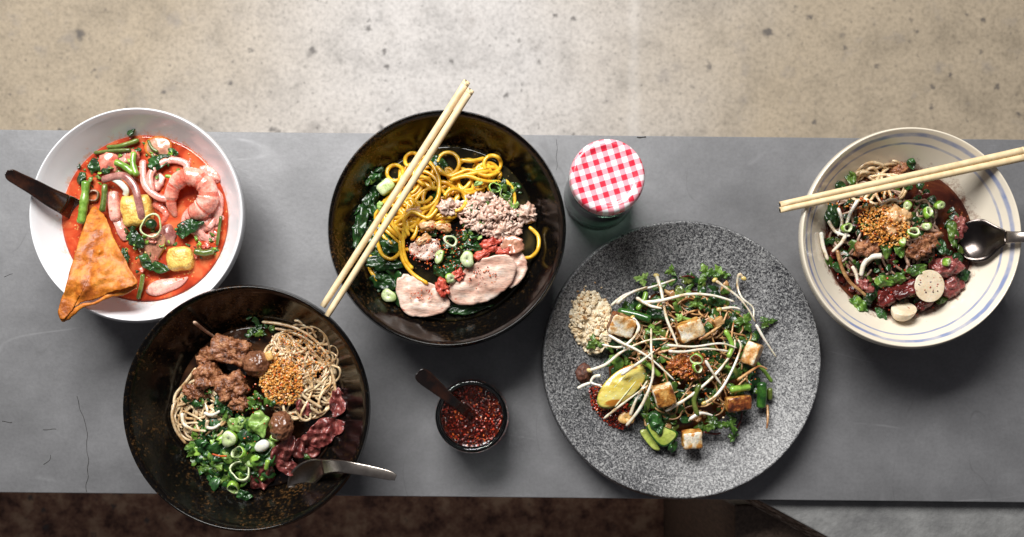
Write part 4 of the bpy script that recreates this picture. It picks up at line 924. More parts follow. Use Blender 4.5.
for x, y, l, w, a, lb in ((357, 226, 42, 20, 95, 'big dark leaf against the left wall of the yellow noodle bowl'), (368, 206, 26, 17, 60, 'dark leaf under the lower left of the chopsticks'),
                          (374, 236, 28, 16, 80, 'dark leaf between chopsticks and hanging noodle loop'), (384, 264, 40, 13, 5, 'long dark leaf lying flat at the lower left'),
                          (383, 281, 30, 18, 30, 'dark leaf left of the pale pork slice'), (399, 300, 18, 12, 60, 'dark leaf below the round green stem slice'), (391, 246, 20, 15, 20, 'dark leaf inside the hanging noodle loop'),
                          (440, 164, 22, 13, 30, 'dark leaf under the top noodle loop'), (474, 246, 22, 13, 20, 'dark leaf in the middle above the pork'), (468, 266, 26, 13, 10, 'dark leaf above the largest pork slice'),
                          (452, 266, 22, 14, -40, 'dark leaf between the two pork slices'), (440, 272, 16, 11, 50, 'dark leaf touching the pale pork slice'), (500, 209, 12, 9, 0, 'small dark leaf on the minced pork'),
                          (527, 213, 13, 8, 20, 'dark leaf on the minced pork nearest the right wall'), (476, 224, 15, 9, -50, 'small leaf below the minced pork'), (470, 308, 44, 12, -8, 'dark leaf sunk in broth under the largest pork slice'), (376, 195, 18, 12, 100, 'dark leaf beside the cut green stem')):
    leaf(x, y, Z(x, y, .001 if y > 290 and x > 450 else .003), l, w, a, M['leaf_dark'], lb)
tag(chunk('cut_stem', 386, 187, Z(386, 187, .005), .0085, .0062, .0055, [M['scal_in'], M['stem']], side=.5, rot=.7, boxy=.3, amp=.0004), 'thick bright green cut stem at the upper left of the noodles', 'vegetable stem')
ring(389, 296, Z(389, 296, .004), 7, 'round green stem slice at the lower left', hole=False, name='cut_stem', cat='vegetable stem', hgt=.005)
# minced pork: a mass of crumbs with a few larger lumps
heap('minced_pork', D, 520, (490, 216, 36, 20, .3), [M['mince'], M['pork']], .0021, 'pale crumbled minced pork heaped on the yellow noodles', 'minced pork', .002, .009, sub=2, smooth=True, long=1.5)
for x, y, r, lb in ((528, 214, .0085, 'round lump of minced pork at the right end of the heap'), (449, 208, .0075, 'lump of minced pork inside the hooked noodle'), (503, 232, .008, 'lump of minced pork above the roast pork'), (488, 200, .007, 'lump of minced pork at the top of the heap')):
    tag(chunk('minced_pork', x, y, Z(x, y, .004), r * 1.2, r * .9, r * .7, [M['mince']], amp=.0045, freq=170, sub=4, ridge=1.2), lb, 'minced pork', 'minced pork lumps')
for x, y, lb in ((415, 212, 'left piece of pale crackling'), (428, 226, 'middle piece of pale crackling'), (444, 228, 'right piece of pale crackling'), (424, 240, 'lowest piece of pale crackling')):
    tag(chunk('crackling', x, y, Z(x, y, .004), .0085, .0045, .003, [M['rind']], rot=R_.uniform(-.5, .5), amp=.003, freq=150), lb + ' between noodles and pork', 'crackling', 'pork crackling')
sl = tag(patch('pork_slice', [(518, 249), (527, 262), (524, 276), (512, 288), (500, 280), (498, 262), (504, 250)], lambda x, y: .060, .004, [M['pork'], M['pork_edge']], rings=7, edge_mat=1, rim=1, amp=.002, rag=1.6), 'roast pork slice mostly hidden behind the largest slice', 'roast pork')
sl = tag(patch('pork_slice', [(451, 283), (461, 273), (479, 261), (499, 254), (511, 257), (517, 268), (512, 283), (498, 296), (484, 302), (470, 305), (455, 303), (447, 294)],
     lambda x, y: .068 - (y - 254) * .00018, .0042, [M['pork'], M['pork_edge']], dome=.0012, rings=12, edge_mat=1, rim=1, amp=.0022, freq=95, rag=1.6), 'largest roast pork slice with a red edge', 'roast pork')
tag(patch('pork_slice', [(396, 281), (407, 274), (421, 280), (438, 287), (449, 300), (446, 311), (430, 316), (412, 316), (401, 309), (398, 297)],
     lambda x, y: .060 - (y - 274) * .0001, .004, [M['pork'], M['pork_edge']], dome=.0012, rings=12, edge_mat=1, rim=1, amp=.0024, freq=95, rag=1.8), 'pale roast pork slice at the lower left of the largest one', 'roast pork')
tag(patch('pork_slice', [(410, 246), (418, 240), (434, 238), (441, 246), (437, 257), (424, 260), (413, 256)], lambda x, y: .064, .004, [M['mince'], M['pork_edge']], rings=6, edge_mat=1, rim=1, amp=.003, rag=2.2), 'small ragged pork slice under chili flakes', 'roast pork')
tag(patch('pork_slice', [(500, 238), (512, 236), (523, 240), (524, 248), (514, 254), (503, 250)], lambda x, y: .064, .004, [M['brown_slice'], M['mince']], rings=6, edge_mat=1, rim=1, amp=.003, rag=2.2), 'small brown-pink pork piece below the minced pork', 'roast pork')
for x, y, sx, sy, ro, lb in ((491, 244, .0095, .0048, .2, 'red chunk of char-grilled pork crust at the centre right'), (484, 254, .0125, .004, .45, 'long red crust strip above the largest pork slice'), (443, 288, .0055, .008, .3, 'red crust piece between the two big pork slices'), (505, 252, .009, .0035, -.1, 'red crust edge at the top of the largest slice'), (459, 275, .006, .005, .3, 'small red crust piece beside the dark leaves')):
    tag(chunk('pork_crust', x, y, Z(x, y, .007), sx * 1.05, sy, .0026, [M['pork_edge']], rot=ro, amp=.004, freq=210, sub=4), lb, 'pork crust')
ring(467.5, 259, Z(467, 259, .009), 7.5, 'green scallion slice resting by the largest pork slice', hole=False, tilt=(.15, .1), hgt=.004)
ring(440, 257, Z(440, 257, .008), 7, 'light green scallion slice in the centre of the noodle bowl', hole=False, tilt=(.4, .1), sq=.7)
ring(450, 278, Z(450, 278, .008), 6, 'yellow-green scallion slice between the pork slices', hole=False, tilt=(.4, .5), sq=.8)
ring(450.5, 241, Z(450, 241, .009), 6, 'pale white scallion ring with chili specks', tilt=(.2, .1), mats=[M['white_veg'], M['scal_in']], wall=.002, sq=1.1)
ring(506, 193, Z(506, 193, .004), 7, 'translucent green scallion ring near the right side of the noodles', wall=.0014, tilt=(.2, 0), mats=[M['scal'], M['stem_dark']])
ring(495, 188, Z(495, 188, .003), 6, 'olive scallion ring under the noodles at the right', wall=.0016, mats=[M['stem_dark'], M['scal']])
for x, y, lb in ((478, 183, 'bright green leaf scrap among the upper noodles'), (380, 206, 'small bright leaf beside the chopsticks')):
    leaf(x, y, Z(x, y, .006), 10, 6, R_.uniform(0, 180), M['leaf_pale'], lb)
herb_bits('chopped_herbs', D, [in_ell(*R_.choice([(462, 262, 24, 14), (470, 242, 14, 12), (495, 212, 26, 14), (505, 190, 16, 10)])) for _ in range(60)], [M['leaf_dark'], M['leaf'], M['leaf_pale']], 'chopped herbs around the pork in the noodle bowl', (4, 9), .004, [5, 3, 1])
heap('chili_flakes', D, 230, (440, 246, 34, 26), [M['chili'], M['chili_dk'], M['chili_or']], .0009, 'red chili flakes scattered in the middle of the noodle bowl', 'chili flakes', .010, .001)
def on_slice(n, ell, z): return [P(*in_ell(*ell), z) for _ in range(n)]
tag(grains('chili_flakes', on_slice(34, (479, 277, 18, 12), .0668) + on_slice(26, (420, 295, 12, 7), .0615), [M['chili'], M['chili_or']], .0009), 'red chili flakes on the two big roast pork slices', 'chili flakes', kind='stuff')

def chopstick(a, b, ra, rb, label, group):
    pa, pb = P(*a), P(*b); mid = (pa + pb) / 2
    V, F = tube_geo([pa, pa.lerp(pb, .02), pa.lerp(pb, .5), pa.lerp(pb, .98), pb], lambda t: (ra + (rb - ra) * t) * (1 if .01 < t < .99 else .93), 1.0, 12, 3, caps=False)
    # squared-off section: push the ring towards a rounded square
    return tag(mk('chopstick', V, F, [M['bamboo']]), label, 'chopstick', group)
chopstick((464, 86, .0890), (325.5, 302, .0885), .0037, .0026, 'left-hand bamboo chopstick of the pair across the yellow noodle bowl', 'chopsticks across the yellow noodle bowl')
chopstick((468, 94.5, .0892), (330, 311.5, .0888), .0037, .0026, 'right-hand bamboo chopstick of the pair across the yellow noodle bowl', 'chopsticks across the yellow noodle bowl')
chopstick((1021, 151, .0845), (785, 203.5, .0835), .0037, .0026, 'upper bamboo chopstick of the pair across the blue-ringed bowl', 'chopsticks across the blue-ringed bowl')
chopstick((1022, 158, .0842), (785, 209, .0832), .0037, .0026, 'lower bamboo chopstick of the pair across the blue-ringed bowl', 'chopsticks across the blue-ringed bowl')

# ------------------------------------------------------------------ dish 4: fried noodles on the plate
D = DP; Z = lambda x, y, o=0.0: mz(D, x, y, o)
herb_bits('chopped_greens', D, [in_ell(686, 356, 78, 78) for _ in range(330)], [M['leaf'], M['leaf_dark'], M['stem_dark'], M['rice_brown']], 'chopped greens mixed all through the fried noodles on the plate', (7, 15), -.001, [4, 5, 2, 1])
strands('fried_noodle', D, 64, 690, 356, 68, 68, (40, 90), .0009, M['rice_brown'], 'thin brown sauced noodle in the heap on the plate', 'noodle', 'fried noodles on the plate', curl=.4, off=-.003, jit=.006)
sprouts = [([(611, 306), (626, 295), (654, 286), (676, 279)], 'long bean sprout along the upper left edge of the fried noodles'),
 ([(617, 303), (630, 293), (648, 287)], 'bean sprout doubled beside the long upper left one'),
 ([(642, 303), (662, 300), (687, 294), (712, 296), (734, 301)], 'long bean sprout running level across the top of the fried noodles'),
 ([(657, 275), (662, 292), (666, 318), (674, 336), (678, 346)], 'bean sprout standing down through the upper middle of the plate'),
 ([(633, 318), (639, 328), (631, 341), (618, 348), (603, 344)], 'bean sprout hooked around the upper left tofu'),
 ([(608, 335), (621, 343), (636, 350), (653, 360), (675, 381)], 'bean sprout slanting down from the upper left tofu to the middle'),
 ([(590, 371), (606, 364), (622, 352), (645, 341), (667, 338)], 'bean sprout above the lime wedge with its end on the plate'),
 ([(604, 418), (622, 405), (647, 387)], 'bean sprout across the lower tip of the lime wedge'),
 ([(627, 426), (641, 405), (653, 377), (652, 350), (651, 328)], 'long upright bean sprout right of the lime wedge'),
 ([(631, 415), (636, 400), (648, 381)], 'bean sprout lying beside the long upright one by the lime'),
 ([(714, 280), (727, 288), (739, 298), (749, 310), (756, 322)], 'thick bean sprout slanting down at the upper right of the plate'),
 ([(756, 324), (764, 338), (776, 357)], 'bean sprout pointing out to the right edge of the fried noodles'),
 ([(744, 278), (739, 274), (738, 285), (742, 298), (752, 308), (753, 318)], 'bean sprout with a yellow head curled at the upper right'),
 ([(667, 345), (693, 346), (721, 344), (736, 347)], 'bean sprout level across the middle, upper of a close pair'),
 ([(668, 352), (684, 351), (706, 349), (728, 351)], 'bean sprout level across the middle, lower of a close pair'),
 ([(666, 411), (690, 395), (716, 374), (732, 352), (735, 340)], 'longest bean sprout rising from lower middle to the right'),
 ([(704, 403), (718, 394), (729, 376), (741, 350), (738, 340)], 'bean sprout parallel to the longest one on its right'),
 ([(737, 381), (753, 370), (760, 366), (767, 369)], 'brownish bean sprout at the right between two tofu pieces'),
 ([(768, 404), (768, 416), (767, 428)], 'short brown bean sprout hanging off the lower right of the heap'),
 ([(578, 388), (591, 384), (604, 388)], 'bean sprout end poking out left of the lime wedge'),
 ([(600, 376), (594, 376), (592, 382), (602, 386)], 'curled bean sprout tip left of the lime wedge'),
 ([(699, 339), (712, 332), (723, 322), (728, 310)], 'sauce-stained bean sprout right of the upper middle tofu'),
 ([(720, 309), (732, 307), (741, 309)], 'short sprout at the upper right under the thick one'),
 ([(636, 297), (650, 306), (662, 309)], 'sprout tucked under greens at the upper middle'),
 ([(690, 420), (700, 414), (712, 416)], 'sprout half hidden beside the lowest tofu'),
 ([(706, 360), (712, 372), (722, 384)], 'sprout slanting behind the longest one'),
 ([(622, 374), (640, 362), (655, 352)], 'sprout lying over the top of the lime wedge')]
for i, (pts, lb) in enumerate(sprouts):
    k0 = .009 + .0035 * (i % 3)
    p3 = [(x + R_.uniform(-.9, .9), y + R_.uniform(-.9, .9), max(mz(D, x, y, k0), .0165)) for x, y in pts]
    e = tube('bean_sprout', p3, .0018 * R_.uniform(.8, 1.15), M['sprout'] if 'brown' not in lb and 'stained' not in lb else M['rice_brown'], taper=.5, seg=9, wob=.3)
    tag(e, lb, 'bean sprout', 'bean sprouts on the plate')
    if i in (3, 12, 6, 4, 10, 16, 22):
        q = p3[0]; hd = chunk('sprout_head', q[0], q[1], q[2], .0032, .0022, .0019, [M['sprout_tip']], rot=i, amp=.0003, sub=2); hd.parent = e; hd.location = hd.location - e.location
def tofu(px, py, sx, sy, sz, rot, tilt, mats, label, off=.008, side=.6):
    z = Z(px, py, off); return tag(chunk('tofu', px, py, z, sx * .82, sy * .82, sz * .85, mats, side=side, rot=rot, tilt=tilt, boxy=1.0, amp=.0009, freq=130, sub=4, seed=px * .01), label, 'tofu', 'fried tofu on the plate')
tofu(622, 325, .0155, .0125, .008, -.35, (.35, .2), [M['tofu'], M['tofu_char']], 'white tofu cube with charred side next to the crushed peanuts', .010, .75)
tofu(690, 330, .0150, .0110, .008, .35, (.25, .1), [M['tofu'], M['tofu_fry']], 'golden-topped tofu cube at the upper middle of the plate')
tofu(664, 395, .0120, .0125, .008, .35, (.3, -.1), [M['tofu_fry'], M['tofu']], 'golden tofu cube right of the lime wedge', .010, .7)
tofu(752, 354, .0085, .0135, .008, -.35, (.1, -.5), [M['tofu'], M['tofu_fry']], 'white tofu wedge at the right side of the heap')
tofu(738, 403, .0145, .0085, .008, .1, (.2, .1), [M['tofu_char'], M['tofu_fry']], 'dark charred tofu piece at the lower right')
tofu(692, 439, .0115, .0105, .007, .1, (.3, 0), [M['tofu'], M['tofu_fry']], 'lowest tofu piece, alone at the bottom edge of the heap', .010, .72)
tofu(718, 322, .006, .005, .004, .5, (.2, .2), [M['rice_brown'], M['tofu_fry']], 'small brown tofu scrap near the upper middle cube')
tag(chunk('chili_paste', 688, 366, Z(688, 366, .006), .020, .0115, .006, [M['paste']], amp=.0045, freq=190, sub=5, ridge=1.0, rot=.05), 'lump of orange-brown chili mince in the centre of the plate', 'chili paste')
heap('chili_paste_crumbs', D, 130, (690, 366, 24, 14), [M['paste'], M['chili_or'], M['garlic']], .0013, 'crumbs around the chili mince in the centre of the plate', 'chili crumbs', .008, .004)
ring(697, 358, Z(697, 358, .014), 6, 'green scallion ring on the chili mince', tilt=(.5, .2), hgt=.004)
ring(696, 368, Z(696, 368, .013), 5, 'smaller green scallion ring on the lower edge of the chili mince', tilt=(.5, .2), hgt=.004)
# lime wedge: flesh face, pith, rind back
li = empty('lime_wedge', P(622, 386, .02), 'yellow-green lime wedge stained with sauce at the left of the heap', 'lime')
lo = []
for i in range(22):
    a = 2 * PI * i / 22; x = 30 * math.cos(a); y = (13.5 if math.sin(a) > 0 else 15) * math.sin(a)
    an = math.radians(-40); lo.append((622.5 + x * math.cos(an) - y * math.sin(an), 386 + x * math.sin(an) + y * math.cos(an)))
lz = lambda x, y: .036
patch('flesh', lo, lz, .003, [M['lime'], M['lime_pith']], dome=.0032, amp=.0007, rings=14, sm=2, edge_mat=1, rim=1, parent=li)
patch('rind', [((x - 622.5) * 1.01 + 622.2, (y - 386) * 1.01 + 386.6) for x, y in lo], lambda x, y: .0332 , .009, [M['lime_rind']], rings=5, sm=2, parent=li)
for k, (a, b) in enumerate((((608, 404), (633, 377)), ((615, 407), (636, 381)), ((604, 398), (626, 375)))):
    V, F = tube_geo([P(a[0], a[1], .0372), P((a[0] + b[0]) / 2, (a[1] + b[1]) / 2, .0388), P(b[0], b[1], .0387)], lambda t: .0008 * (1 - .6 * t), .35, 6, 4, .4)
    mk('membrane', V, F, [M['lime_pith']], parent=li)
tag(chunk('peanut_mound', 592, 322, .0165, .0175, .0260, .0085, [M['peanut']], rot=-.15, amp=.003, freq=200, sub=4), 'packed core of the crushed peanut pile on the plate', 'crushed peanuts')
heap('crushed_peanuts', D, 1100, (592, 322, 21, 31, -.15), [M['peanut'], M['peanut_br']], .0023, 'pile of cream crushed peanuts at the left of the plate', 'crushed peanuts', .001, .010, wts=[7, 1], sub=1)
heap('crushed_peanuts', D, 40, (594, 318, 26, 36), [M['peanut'], M['peanut_br']], .0013, 'stray peanut crumbs around the pile on the plate', 'crushed peanuts', .001, .0, wts=[5, 2], p=.3)
tag(chunk('spice_mound', 584, 373, .0175, .0085, .0095, .006, [M['spice']], amp=.0015, freq=200, sub=4), 'small mound of dark brown spice left of the lime', 'spice')
heap('chili_flakes', D, 900, (611, 407, 28, 16, .75), [M['chili'], M['chili_dk'], M['chili_or']], .0013, 'red chili flakes piled under the lime wedge on the plate', 'chili flakes', .001, .006, wts=[5, 4, 1])
for x, y, l, w, a, mt, lb in ((596, 342, 26, 22, 20, 'leaf', 'green coriander leaf between the peanuts and the tofu'), (642, 279, 16, 18, 70, 'leaf_pale', 'small bright coriander leaf at the top left of the heap'),
                              (671, 271, 14, 14, 40, 'leaf', 'coriander leaf tip above the fried noodles'), (706, 273, 24, 20, 120, 'leaf', 'coriander leaf at the top, left of a pair'), (720, 274, 22, 20, 10, 'leaf', 'coriander leaf at the top, right of a pair'),
                              (697, 303, 20, 18, 40, 'leaf', 'coriander leaf above the upper middle tofu'), (745, 322, 24, 22, 60, 'leaf', 'coriander leaf under the thick sprout at the right'), (767, 322, 22, 14, -10, 'leaf', 'coriander leaf sticking out to the right of the heap'),
                              (714, 424, 26, 19, 10, 'leaf', 'coriander leaf at the bottom of the heap, left of a pair'), (731, 425, 22, 18, 60, 'leaf', 'coriander leaf at the bottom of the heap, right of a pair'), (733, 437, 14, 10, -30, 'leaf', 'small coriander leaf lowest on the plate'),
                              (652, 330, 20, 14, 30, 'leaf', 'green leaf between the two upper tofu cubes'), (658, 314, 26, 12, 20, 'leaf_dark', 'dark flat leaf right of the white tofu'), (682, 318, 22, 9, 10, 'leaf_pale', 'bright green leaf above the golden-topped tofu'),
                              (716, 300, 18, 14, 50, 'leaf_dark', 'dark leaf under the level sprout'), (657, 424, 22, 14, 70, 'leaf_dark', 'dark leaf beside the cut zucchini'), (760, 390, 14, 10, 20, 'leaf', 'green leaf above the dark scallion stalk'), (726, 366, 18, 12, 40, 'leaf', 'green leaf right of the chili mince'), (672, 446, 14, 9, 100, 'leaf_dark', 'dark leaf tip below the zucchini')):
    leaf(x, y, max(Z(x, y, .007), .018), l, w, a, M[mt], lb, 'cilantro' if mt != 'leaf_dark' else 'plain')
for pts, r, mt, lb in (([(618, 311), (636, 315), (651, 320)], .0040, 'zuke_skin', 'dark green scallion stalk lying beside the white tofu'), ([(762, 382), (762, 396), (761, 408)], .0050, 'zuke_skin', 'dark thick scallion stalk at the right edge of the heap'),
                       ([(770, 388), (770, 400)], .0028, 'stem_dark', 'narrow scallion stalk right of the thick one'), ([(756, 362), (765, 372), (772, 382)], .0019, 'stem', 'thin green chive pointing right off the heap'),
                       ([(637, 310), (644, 300), (646, 292)], .0026, 'stem', 'pale green chive at the upper left of the heap'), ([(730, 390), (742, 388), (750, 387)], .0034, 'stem', 'short green stalk above the charred tofu'),
                       ([(700, 384), (694, 400), (698, 416)], .0024, 'stem_dark', 'green chive between the middle and the lowest tofu'), ([(725, 330), (732, 345), (728, 358)], .0024, 'stem', 'green chive at the right of the level sprouts'), ([(640, 360), (650, 366), (660, 376)], .0026, 'stem', 'green chive above the tofu by the lime')):
    stem(ZZ(D, pts, .009), r, M[mt], lb, 'scallion stalk', 'scallion_stalk')
tag(patch('zucchini_piece', [(645, 424), (655, 422), (668, 428), (678, 433), (674, 441), (664, 447), (654, 440)], lambda x, y: .030, .008, [M['zuke'], M['zuke_skin']], dome=.002, rings=7, edge_mat=1, rim=2), 'cut zucchini chunk with green skin at the bottom of the heap', 'zucchini')
tag(patch('zucchini_piece', [(640, 432), (648, 430), (656, 442), (660, 450), (652, 448)], lambda x, y: .024, .006, [M['zuke'], M['zuke_skin']], rings=5, edge_mat=1, rim=1), 'thin zucchini slice left of the cut chunk', 'zucchini')
ring(626, 418, .026, 7, 'browned onion round beneath the lime wedge', hole=False, mats=[M['rind'], M['garlic_lt']], name='onion_round', cat='onion')
ring(648, 421, .026, 6, 'curled fried onion ring beside the zucchini', mats=[M['rind'], M['rind']], name='onion_ring', cat='onion', tilt=(.4, .2))
heap('scattered_garlic', D, 90, (700, 372, 60, 50), [M['garlic'], M['chili_or'], M['peanut']], .0011, 'orange crumbs scattered through the fried noodles', 'crumbs', .006, .002)
for pts, lb in (([(679, 278), (688, 276), (695, 278)], 'dark red dried chili strip at the top of the plate'), ([(703, 432), (714, 434), (721, 433)], 'dark chili strip on the plate below the leaves'), ([(736, 430), (741, 420), (742, 412), (744, 406)], 'thin curved brown chili stem near the charred tofu')):
    stem([(x, y, max(.0185, Z(x, y, .002))) for x, y in pts], .0011, M['chili_dk'], lb, 'chili', 'chili_strip')

# ------------------------------------------------------------------ dish 5: dark noodle soup in the blue-ringed bowl
D = DR; Z = lambda x, y, o=0.0: mz(D, x, y, o)
herb_bits('chopped_herbs', D, [in_ell(893, 245, 68, 68) for _ in range(230)], [M['leaf'], M['leaf_dark'], M['stem_dark'], M['maroon']], 'chopped dark herbs mixed through the blue-ringed bowl', (5, 12), -.0005, [3, 6, 1, 3])
strands('rice_noodle', D, 40, 884, 232, 58, 60, (50, 90), .0014, M['rice_dark'], 'brown-stained rice noodle in the blue-ringed bowl', 'noodle', 'noodles in the blue-ringed bowl', curl=.3, off=-.004, jit=.005)
strands('rice_noodle', D, 14, 880, 186, 32, 20, (40, 70), .0016, M['rice'], 'pale rice noodle near the top of the blue-ringed bowl', 'noodle', 'pale noodles in the blue-ringed bowl', curl=.25, off=.0, jit=.003)
for pts, r, mt, lb in (([(821, 232), (823, 246), (828, 260)], .0022, 'sprout', 'bean sprout upright against the left wall of the blue-ringed bowl'), ([(847, 232), (842, 242), (832, 252)], .0021, 'sprout', 'bean sprout slanting at the left of the dark soup'),
                       ([(837, 250), (842, 268), (850, 282), (862, 292), (868, 298)], .0019, 'rice_brown', 'long brown sprout sweeping down the left of the dark soup'), ([(882, 256), (872, 257), (864, 264), (861, 276)], .0030, 'sprout', 'thick white hooked sprout in the middle of the dark soup'),
                       ([(838, 208), (842, 222), (838, 236)], .0018, 'sprout', 'pale sprout left of the fried garlic'), ([(858, 200), (850, 214), (846, 226)], .0020, 'sprout', 'wide pale sprout under the chopsticks'), ([(828, 220), (836, 232), (850, 236)], .0018, 'sprout', 'curved sprout by the scallion ring at the left'),
                       ([(852, 266), (856, 274), (858, 284)], .0018, 'sprout', 'short sprout beside the red chunk'), ([(880, 206), (890, 200), (902, 202)], .0020, 'sprout', 'pale sprout just under the chopsticks')):
    tag(tube('bean_sprout', ZZ(D, pts, .006), r, M[mt], taper=.7, seg=9), lb, 'bean sprout', 'bean sprouts in the blue-ringed bowl')
tag(chunk('crackling', 897, 222, Z(897, 222, .006), .016, .012, .007, [M['rind'], M['rind']], rot=.4, amp=.005, freq=120, sub=4, ridge=1.0), 'lump of tan crackling under the fried garlic', 'crackling')
heap('fried_garlic', D, 650, (884, 226, 28, 20, .5), [M['garlic'], M['chili_or'], M['garlic_lt']], .0013, 'fried garlic bits heaped in the blue-ringed bowl', 'fried garlic', .008, .007, wts=[7, 1, 2])
heap('fried_garlic', D, 80, (866, 200, 40, 16), [M['garlic'], M['chili_or']], .0011, 'loose fried garlic near the chopsticks in the blue-ringed bowl', 'fried garlic', .006, .0)
for x, y, sx, sy, ro, mt, lb in ((863, 286, .0065, .0070, .2, 'beef', 'small red cube at the lower left of the dark soup'), (886, 296, .0095, .0080, .3, 'maroon', 'dark red liver piece left of the round fish ball half'), (905, 290, .013, .007, .4, 'maroon', 'long dark liver slice behind the fish ball halves'),
                                 (946, 267, .014, .0090, .2, 'beef', 'pink beef piece at the right of the dark soup'), (951, 286, .010, .0100, 1.0, 'beef', 'lower pink beef piece right of the fish ball half'), (957, 229, .0055, .0130, -.25, 'beef', 'upright dark pink strip beside the steel spoon'),
                                 (919, 250, .011, .008, .5, 'braise', 'brown meat piece right of the crackling'), (900, 170, .008, .0060, .6, 'braise', 'brown meat piece at the top above the chopsticks'), (930, 240, .009, .007, .1, 'braise', 'brown meat piece near the middle right'), (925, 300, .012, .005, .9, 'maroon', 'dark slice under the round fish ball half'), (866, 248, .011, .007, .2, 'braise', 'brown meat piece beneath the fried garlic')):
    tag(chunk('meat_piece', x, y, Z(x, y, .002), sx, sy, .006, [M[mt]], rot=ro, boxy=.2, amp=.0035, freq=130, sub=4, seed=x * .013, ridge=.9), lb, 'meat')
def half_ball(px, py, r, sq, rot, label, tilt):
    c = P(px, py, Z(px, py, .010)); V, F = chunk_geo(c, (r, r * sq, r * .85), rot=rot, sub=4)
    pl = Matrix.Rotation(tilt, 3, 'X') @ Vector((0, 0, 1)); out = []
    for v in V:
        d = (v - c).dot(pl); out.append(v - pl * max(0, d - .0005) * .97)
    return tag(mk('fish_ball', out, F, [M['fishball']]), label, 'fish ball', 'fish ball halves')
half_ball(929.5, 286, .0140, 1.08, .1, 'round cream fish ball half, cut face up with chili specks', .05)
tag(grains('chili_flakes', [P(*in_ell(929, 285, 11, 11), Z(929, 286, .0107)) for _ in range(16)], [M['chili_dk'], M['chili']], .0009), 'dark red chili specks on the round fish ball half', 'chili flakes', kind='stuff')
half_ball(904, 309, .0128, .86, .75, 'cream fish ball half lying on its side at the bottom of the bowl', -.9)
for x, y, l, w, a, mt, lb in ((851, 178, 15, 11, 80, 'leaf', 'green leaf above the left part of the chopsticks'), (841, 186, 12, 9, 20, 'leaf_dark', 'dark leaf beside the left wall above the chopsticks'), (832, 215, 26, 16, 80, 'leaf_dark', 'dark leaf along the left wall of the dark soup'),
                              (886, 248, 22, 12, 80, 'leaf', 'green leaf standing in the middle of the dark soup'), (900, 250, 16, 10, 70, 'leaf', 'green leaf right of the middle one'), (885, 282, 20, 12, 5, 'leaf', 'wide green leaf below the middle of the dark soup'), (900, 279, 14, 11, 10, 'leaf', 'green leaf above the liver slice'),
                              (917, 270, 22, 12, -15, 'leaf', 'green leaf above the round fish ball half'), (872, 228, 24, 9, 10, 'leaf', 'thin green leaf over the fried garlic'), (953, 235, 30, 11, 80, 'leaf', 'long green leaf next to the steel spoon'), (941, 246, 20, 12, 60, 'leaf_dark', 'dark leaf left of the long one'),
                              (962, 276, 20, 14, -20, 'leaf_dark', 'dark leaf at the right below the steel spoon'), (872, 293, 12, 20, 10, 'leaf_dark', 'dark leaf between the red cube and the liver'), (882, 314, 18, 10, 60, 'leaf_dark', 'dark leaf at the bottom left wall'), (860, 304, 22, 12, 40, 'leaf', 'green leaf low on the left wall of the dark soup'),
                              (908, 186, 12, 8, 30, 'leaf_dark', 'dark leaf just under the chopsticks'), (942, 300, 13, 7, -20, 'leaf', 'small leaf touching the round fish ball half'), (838, 268, 14, 8, 50, 'leaf_dark', 'dark leaf at the far left of the dark soup'), (912, 164, 12, 8, 60, 'leaf_dark', 'dark leaf at the top of the dark soup'), (958, 262, 20, 10, 80, 'leaf_dark', 'dark leaf under the tip of the steel spoon')):
    leaf(x, y, Z(x, y, .006), l, w, a, M[mt], lb)
for x, y, r, t, lb in ((907.5, 205, 5.5, (.5, .3), 'green scallion piece right of the fried garlic'), (937.5, 205, 5.5, (.3, .3), 'green scallion piece floating alone at the upper right'), (926, 214, 6, (.4, .3), 'pale scallion ring at the right of the dark soup'),
                       (913, 234, 6.5, (.4, .2), 'large scallion piece beside the crackling'), (845, 228, 6, (.3, .1), 'bright green scallion ring at the left of the dark soup'), (944, 262, 4.5, (.6, .3), 'tiny green scallion on the pink beef'), (902, 244, 4.5, (.2, .5), 'small scallion slice in the centre'), (928, 226, 5, (.5, .5), 'green scallion curl near the right meat piece')):
    ring(x, y, Z(x, y, .006), r * .85, lb, tilt=t, hgt=.0055, wall=.0019, hole=(r > 5.9))
heap('chili_flakes', D, 120, (895, 245, 74, 74), [M['chili'], M['chili_dk']], .0009, 'dark chili specks over the blue-ringed bowl', 'chili flakes', .006, 0)
spoon('steel_spoon', [(957, 243, .052, .004, .001), (963, 242, .054, .0150, .006), (973, 241, .058, .0200, .008), (985, 240, .064, .0195, .008), (997, 238.5, .071, .0120, .005), (1007, 237.5, .078, .0060, .0018)],
      [(1006, 237.6, .0785, .0060, -.001), (1020, 237, .088, .0046, -.0012), (1050, 236, .100, .0050, -.0012), (1090, 236, .106, .0062, -.001), (1096, 236, .106, .0030, 0)],
      M['steel_dark'], M['steel'], 'steel spoon dipping into the right side of the blue-ringed bowl')

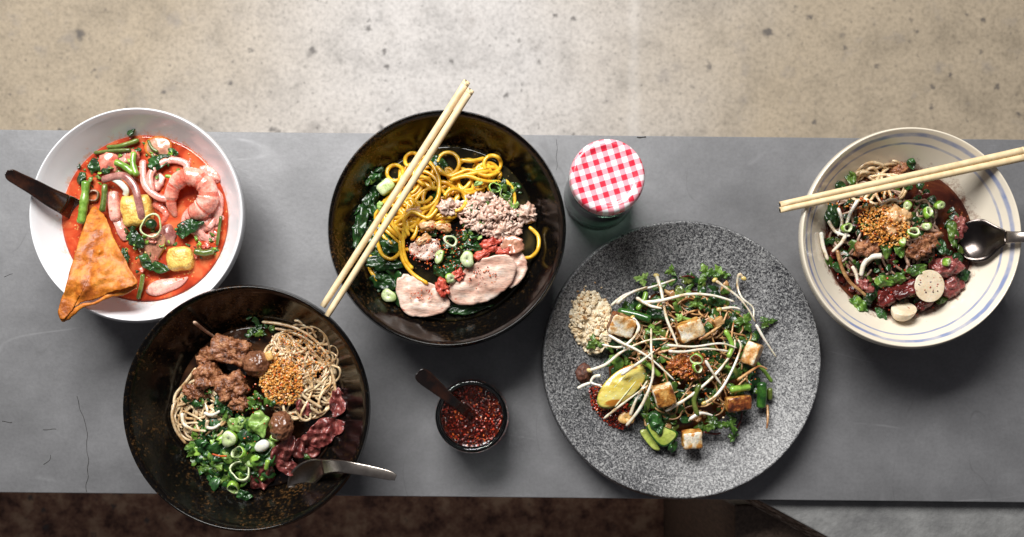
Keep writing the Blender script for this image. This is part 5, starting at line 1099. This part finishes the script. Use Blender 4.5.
# ------------------------------------------------------------------ jars
jc = P(607.7, 176, .112); J = Vector((jc.x, jc.y, 0))
jr = empty('lidded_jar', J, 'closed glass jar with a red and white gingham lid above the plate', 'jar')
r = .0335
lathe('glass', [(.00001, .0), (r * .85, .0), (r * .99, .001), (r * 1.03, .004), (r * 1.02, .008), (r, .012), (r, .090), (r * .985, .095), (r * .95, .099), (r * .95, .110), (r * .88, .110), (r * .88, .098), (r * .93, .090), (r * .93, .010), (r * .8, .0055), (.00001, .005)], J, [M['glass_green']], seg=96, parent=jr)
R2 = m_(37.6, .112)
lathe('lid', [(.00001, .1121), (R2 * .55, .1121), (R2 * .70, .1122), (R2 * .745, .1125), (R2 * .78, .1133), (R2 * .84, .1138), (R2 * .90, .1136), (R2 * .955, .1127), (R2 * .985, .1113), (R2, .109), (R2 * 1.0, .1045), (R2 * 1.012, .1035), (R2 * 1.012, .1015), (R2 * .985, .1005), (R2 * .965, .1105), (.00001, .1112)], J, [M['gingham']], seg=128, parent=jr)
oc = P(471.5, 416.5, .052); O = Vector((oc.x, oc.y, 0))
oj = empty('open_jar', O, 'small open glass jar of chili flakes in oil', 'jar')
r = m_(37.5, .052)
lathe('glass', [(.00001, .0), (r * .86, .0), (r * .97, .003), (r * 1.0, .008), (r * 1.0, .042), (r * .97, .047), (r * .97, .0505), (r * .93, .0525), (r * .85, .0518), (r * .82, .048), (r * .82, .044), (r * .90, .038), (r * .90, .010), (r * .8, .006), (.00001, .0055)], O, [M['glass']], seg=96, parent=oj)
ci = lathe('chili_oil', [(.00001, .027), (r * .6, .027), (r * .86, .0271), (r * .885, .028), (r * .885, .011), (r * .78, .0068), (.00001, .0065)], O, [M['oil']], seg=64)
tag(ci, 'dark red chili oil filling the small open jar', 'chili oil')
spts = []
for _ in range(900):
    a = R_.uniform(0, 2 * PI); q = r * .84 * R_.random() ** .5
    hgt = .0006 + .006 * max(0, -math.sin(a)) * q / r
    spts.append(O + Vector((q * math.cos(a), q * math.sin(a), .0268 + R_.random() * hgt)))
tag(grains('chili_flakes', spts, [M['chili'], M['chili_dk'], M['chili_or']], .0011, wts=[4, 8, 1]), 'red chili flakes floating in the small open jar', 'chili flakes', kind='stuff')
spoon('small_spoon', [(478, 422, .021, .0035, .001), (470, 414.5, .031, .005, .001), (466, 411, .040, .0055, .0015), (458, 405, .052, .0042, .001)],
      [(458.5, 405.4, .0515, .0042, .001), (448, 397, .064, .0050, .0012), (436, 387, .075, .0064, .0014), (426, 378.5, .083, .0074, .0014), (420, 374, .087, .0064, .001), (417.5, 372, .088, .0030, .0003)],
      M['lacquer'], M['lacquer'], 'little dark spoon standing in the open jar of chili')
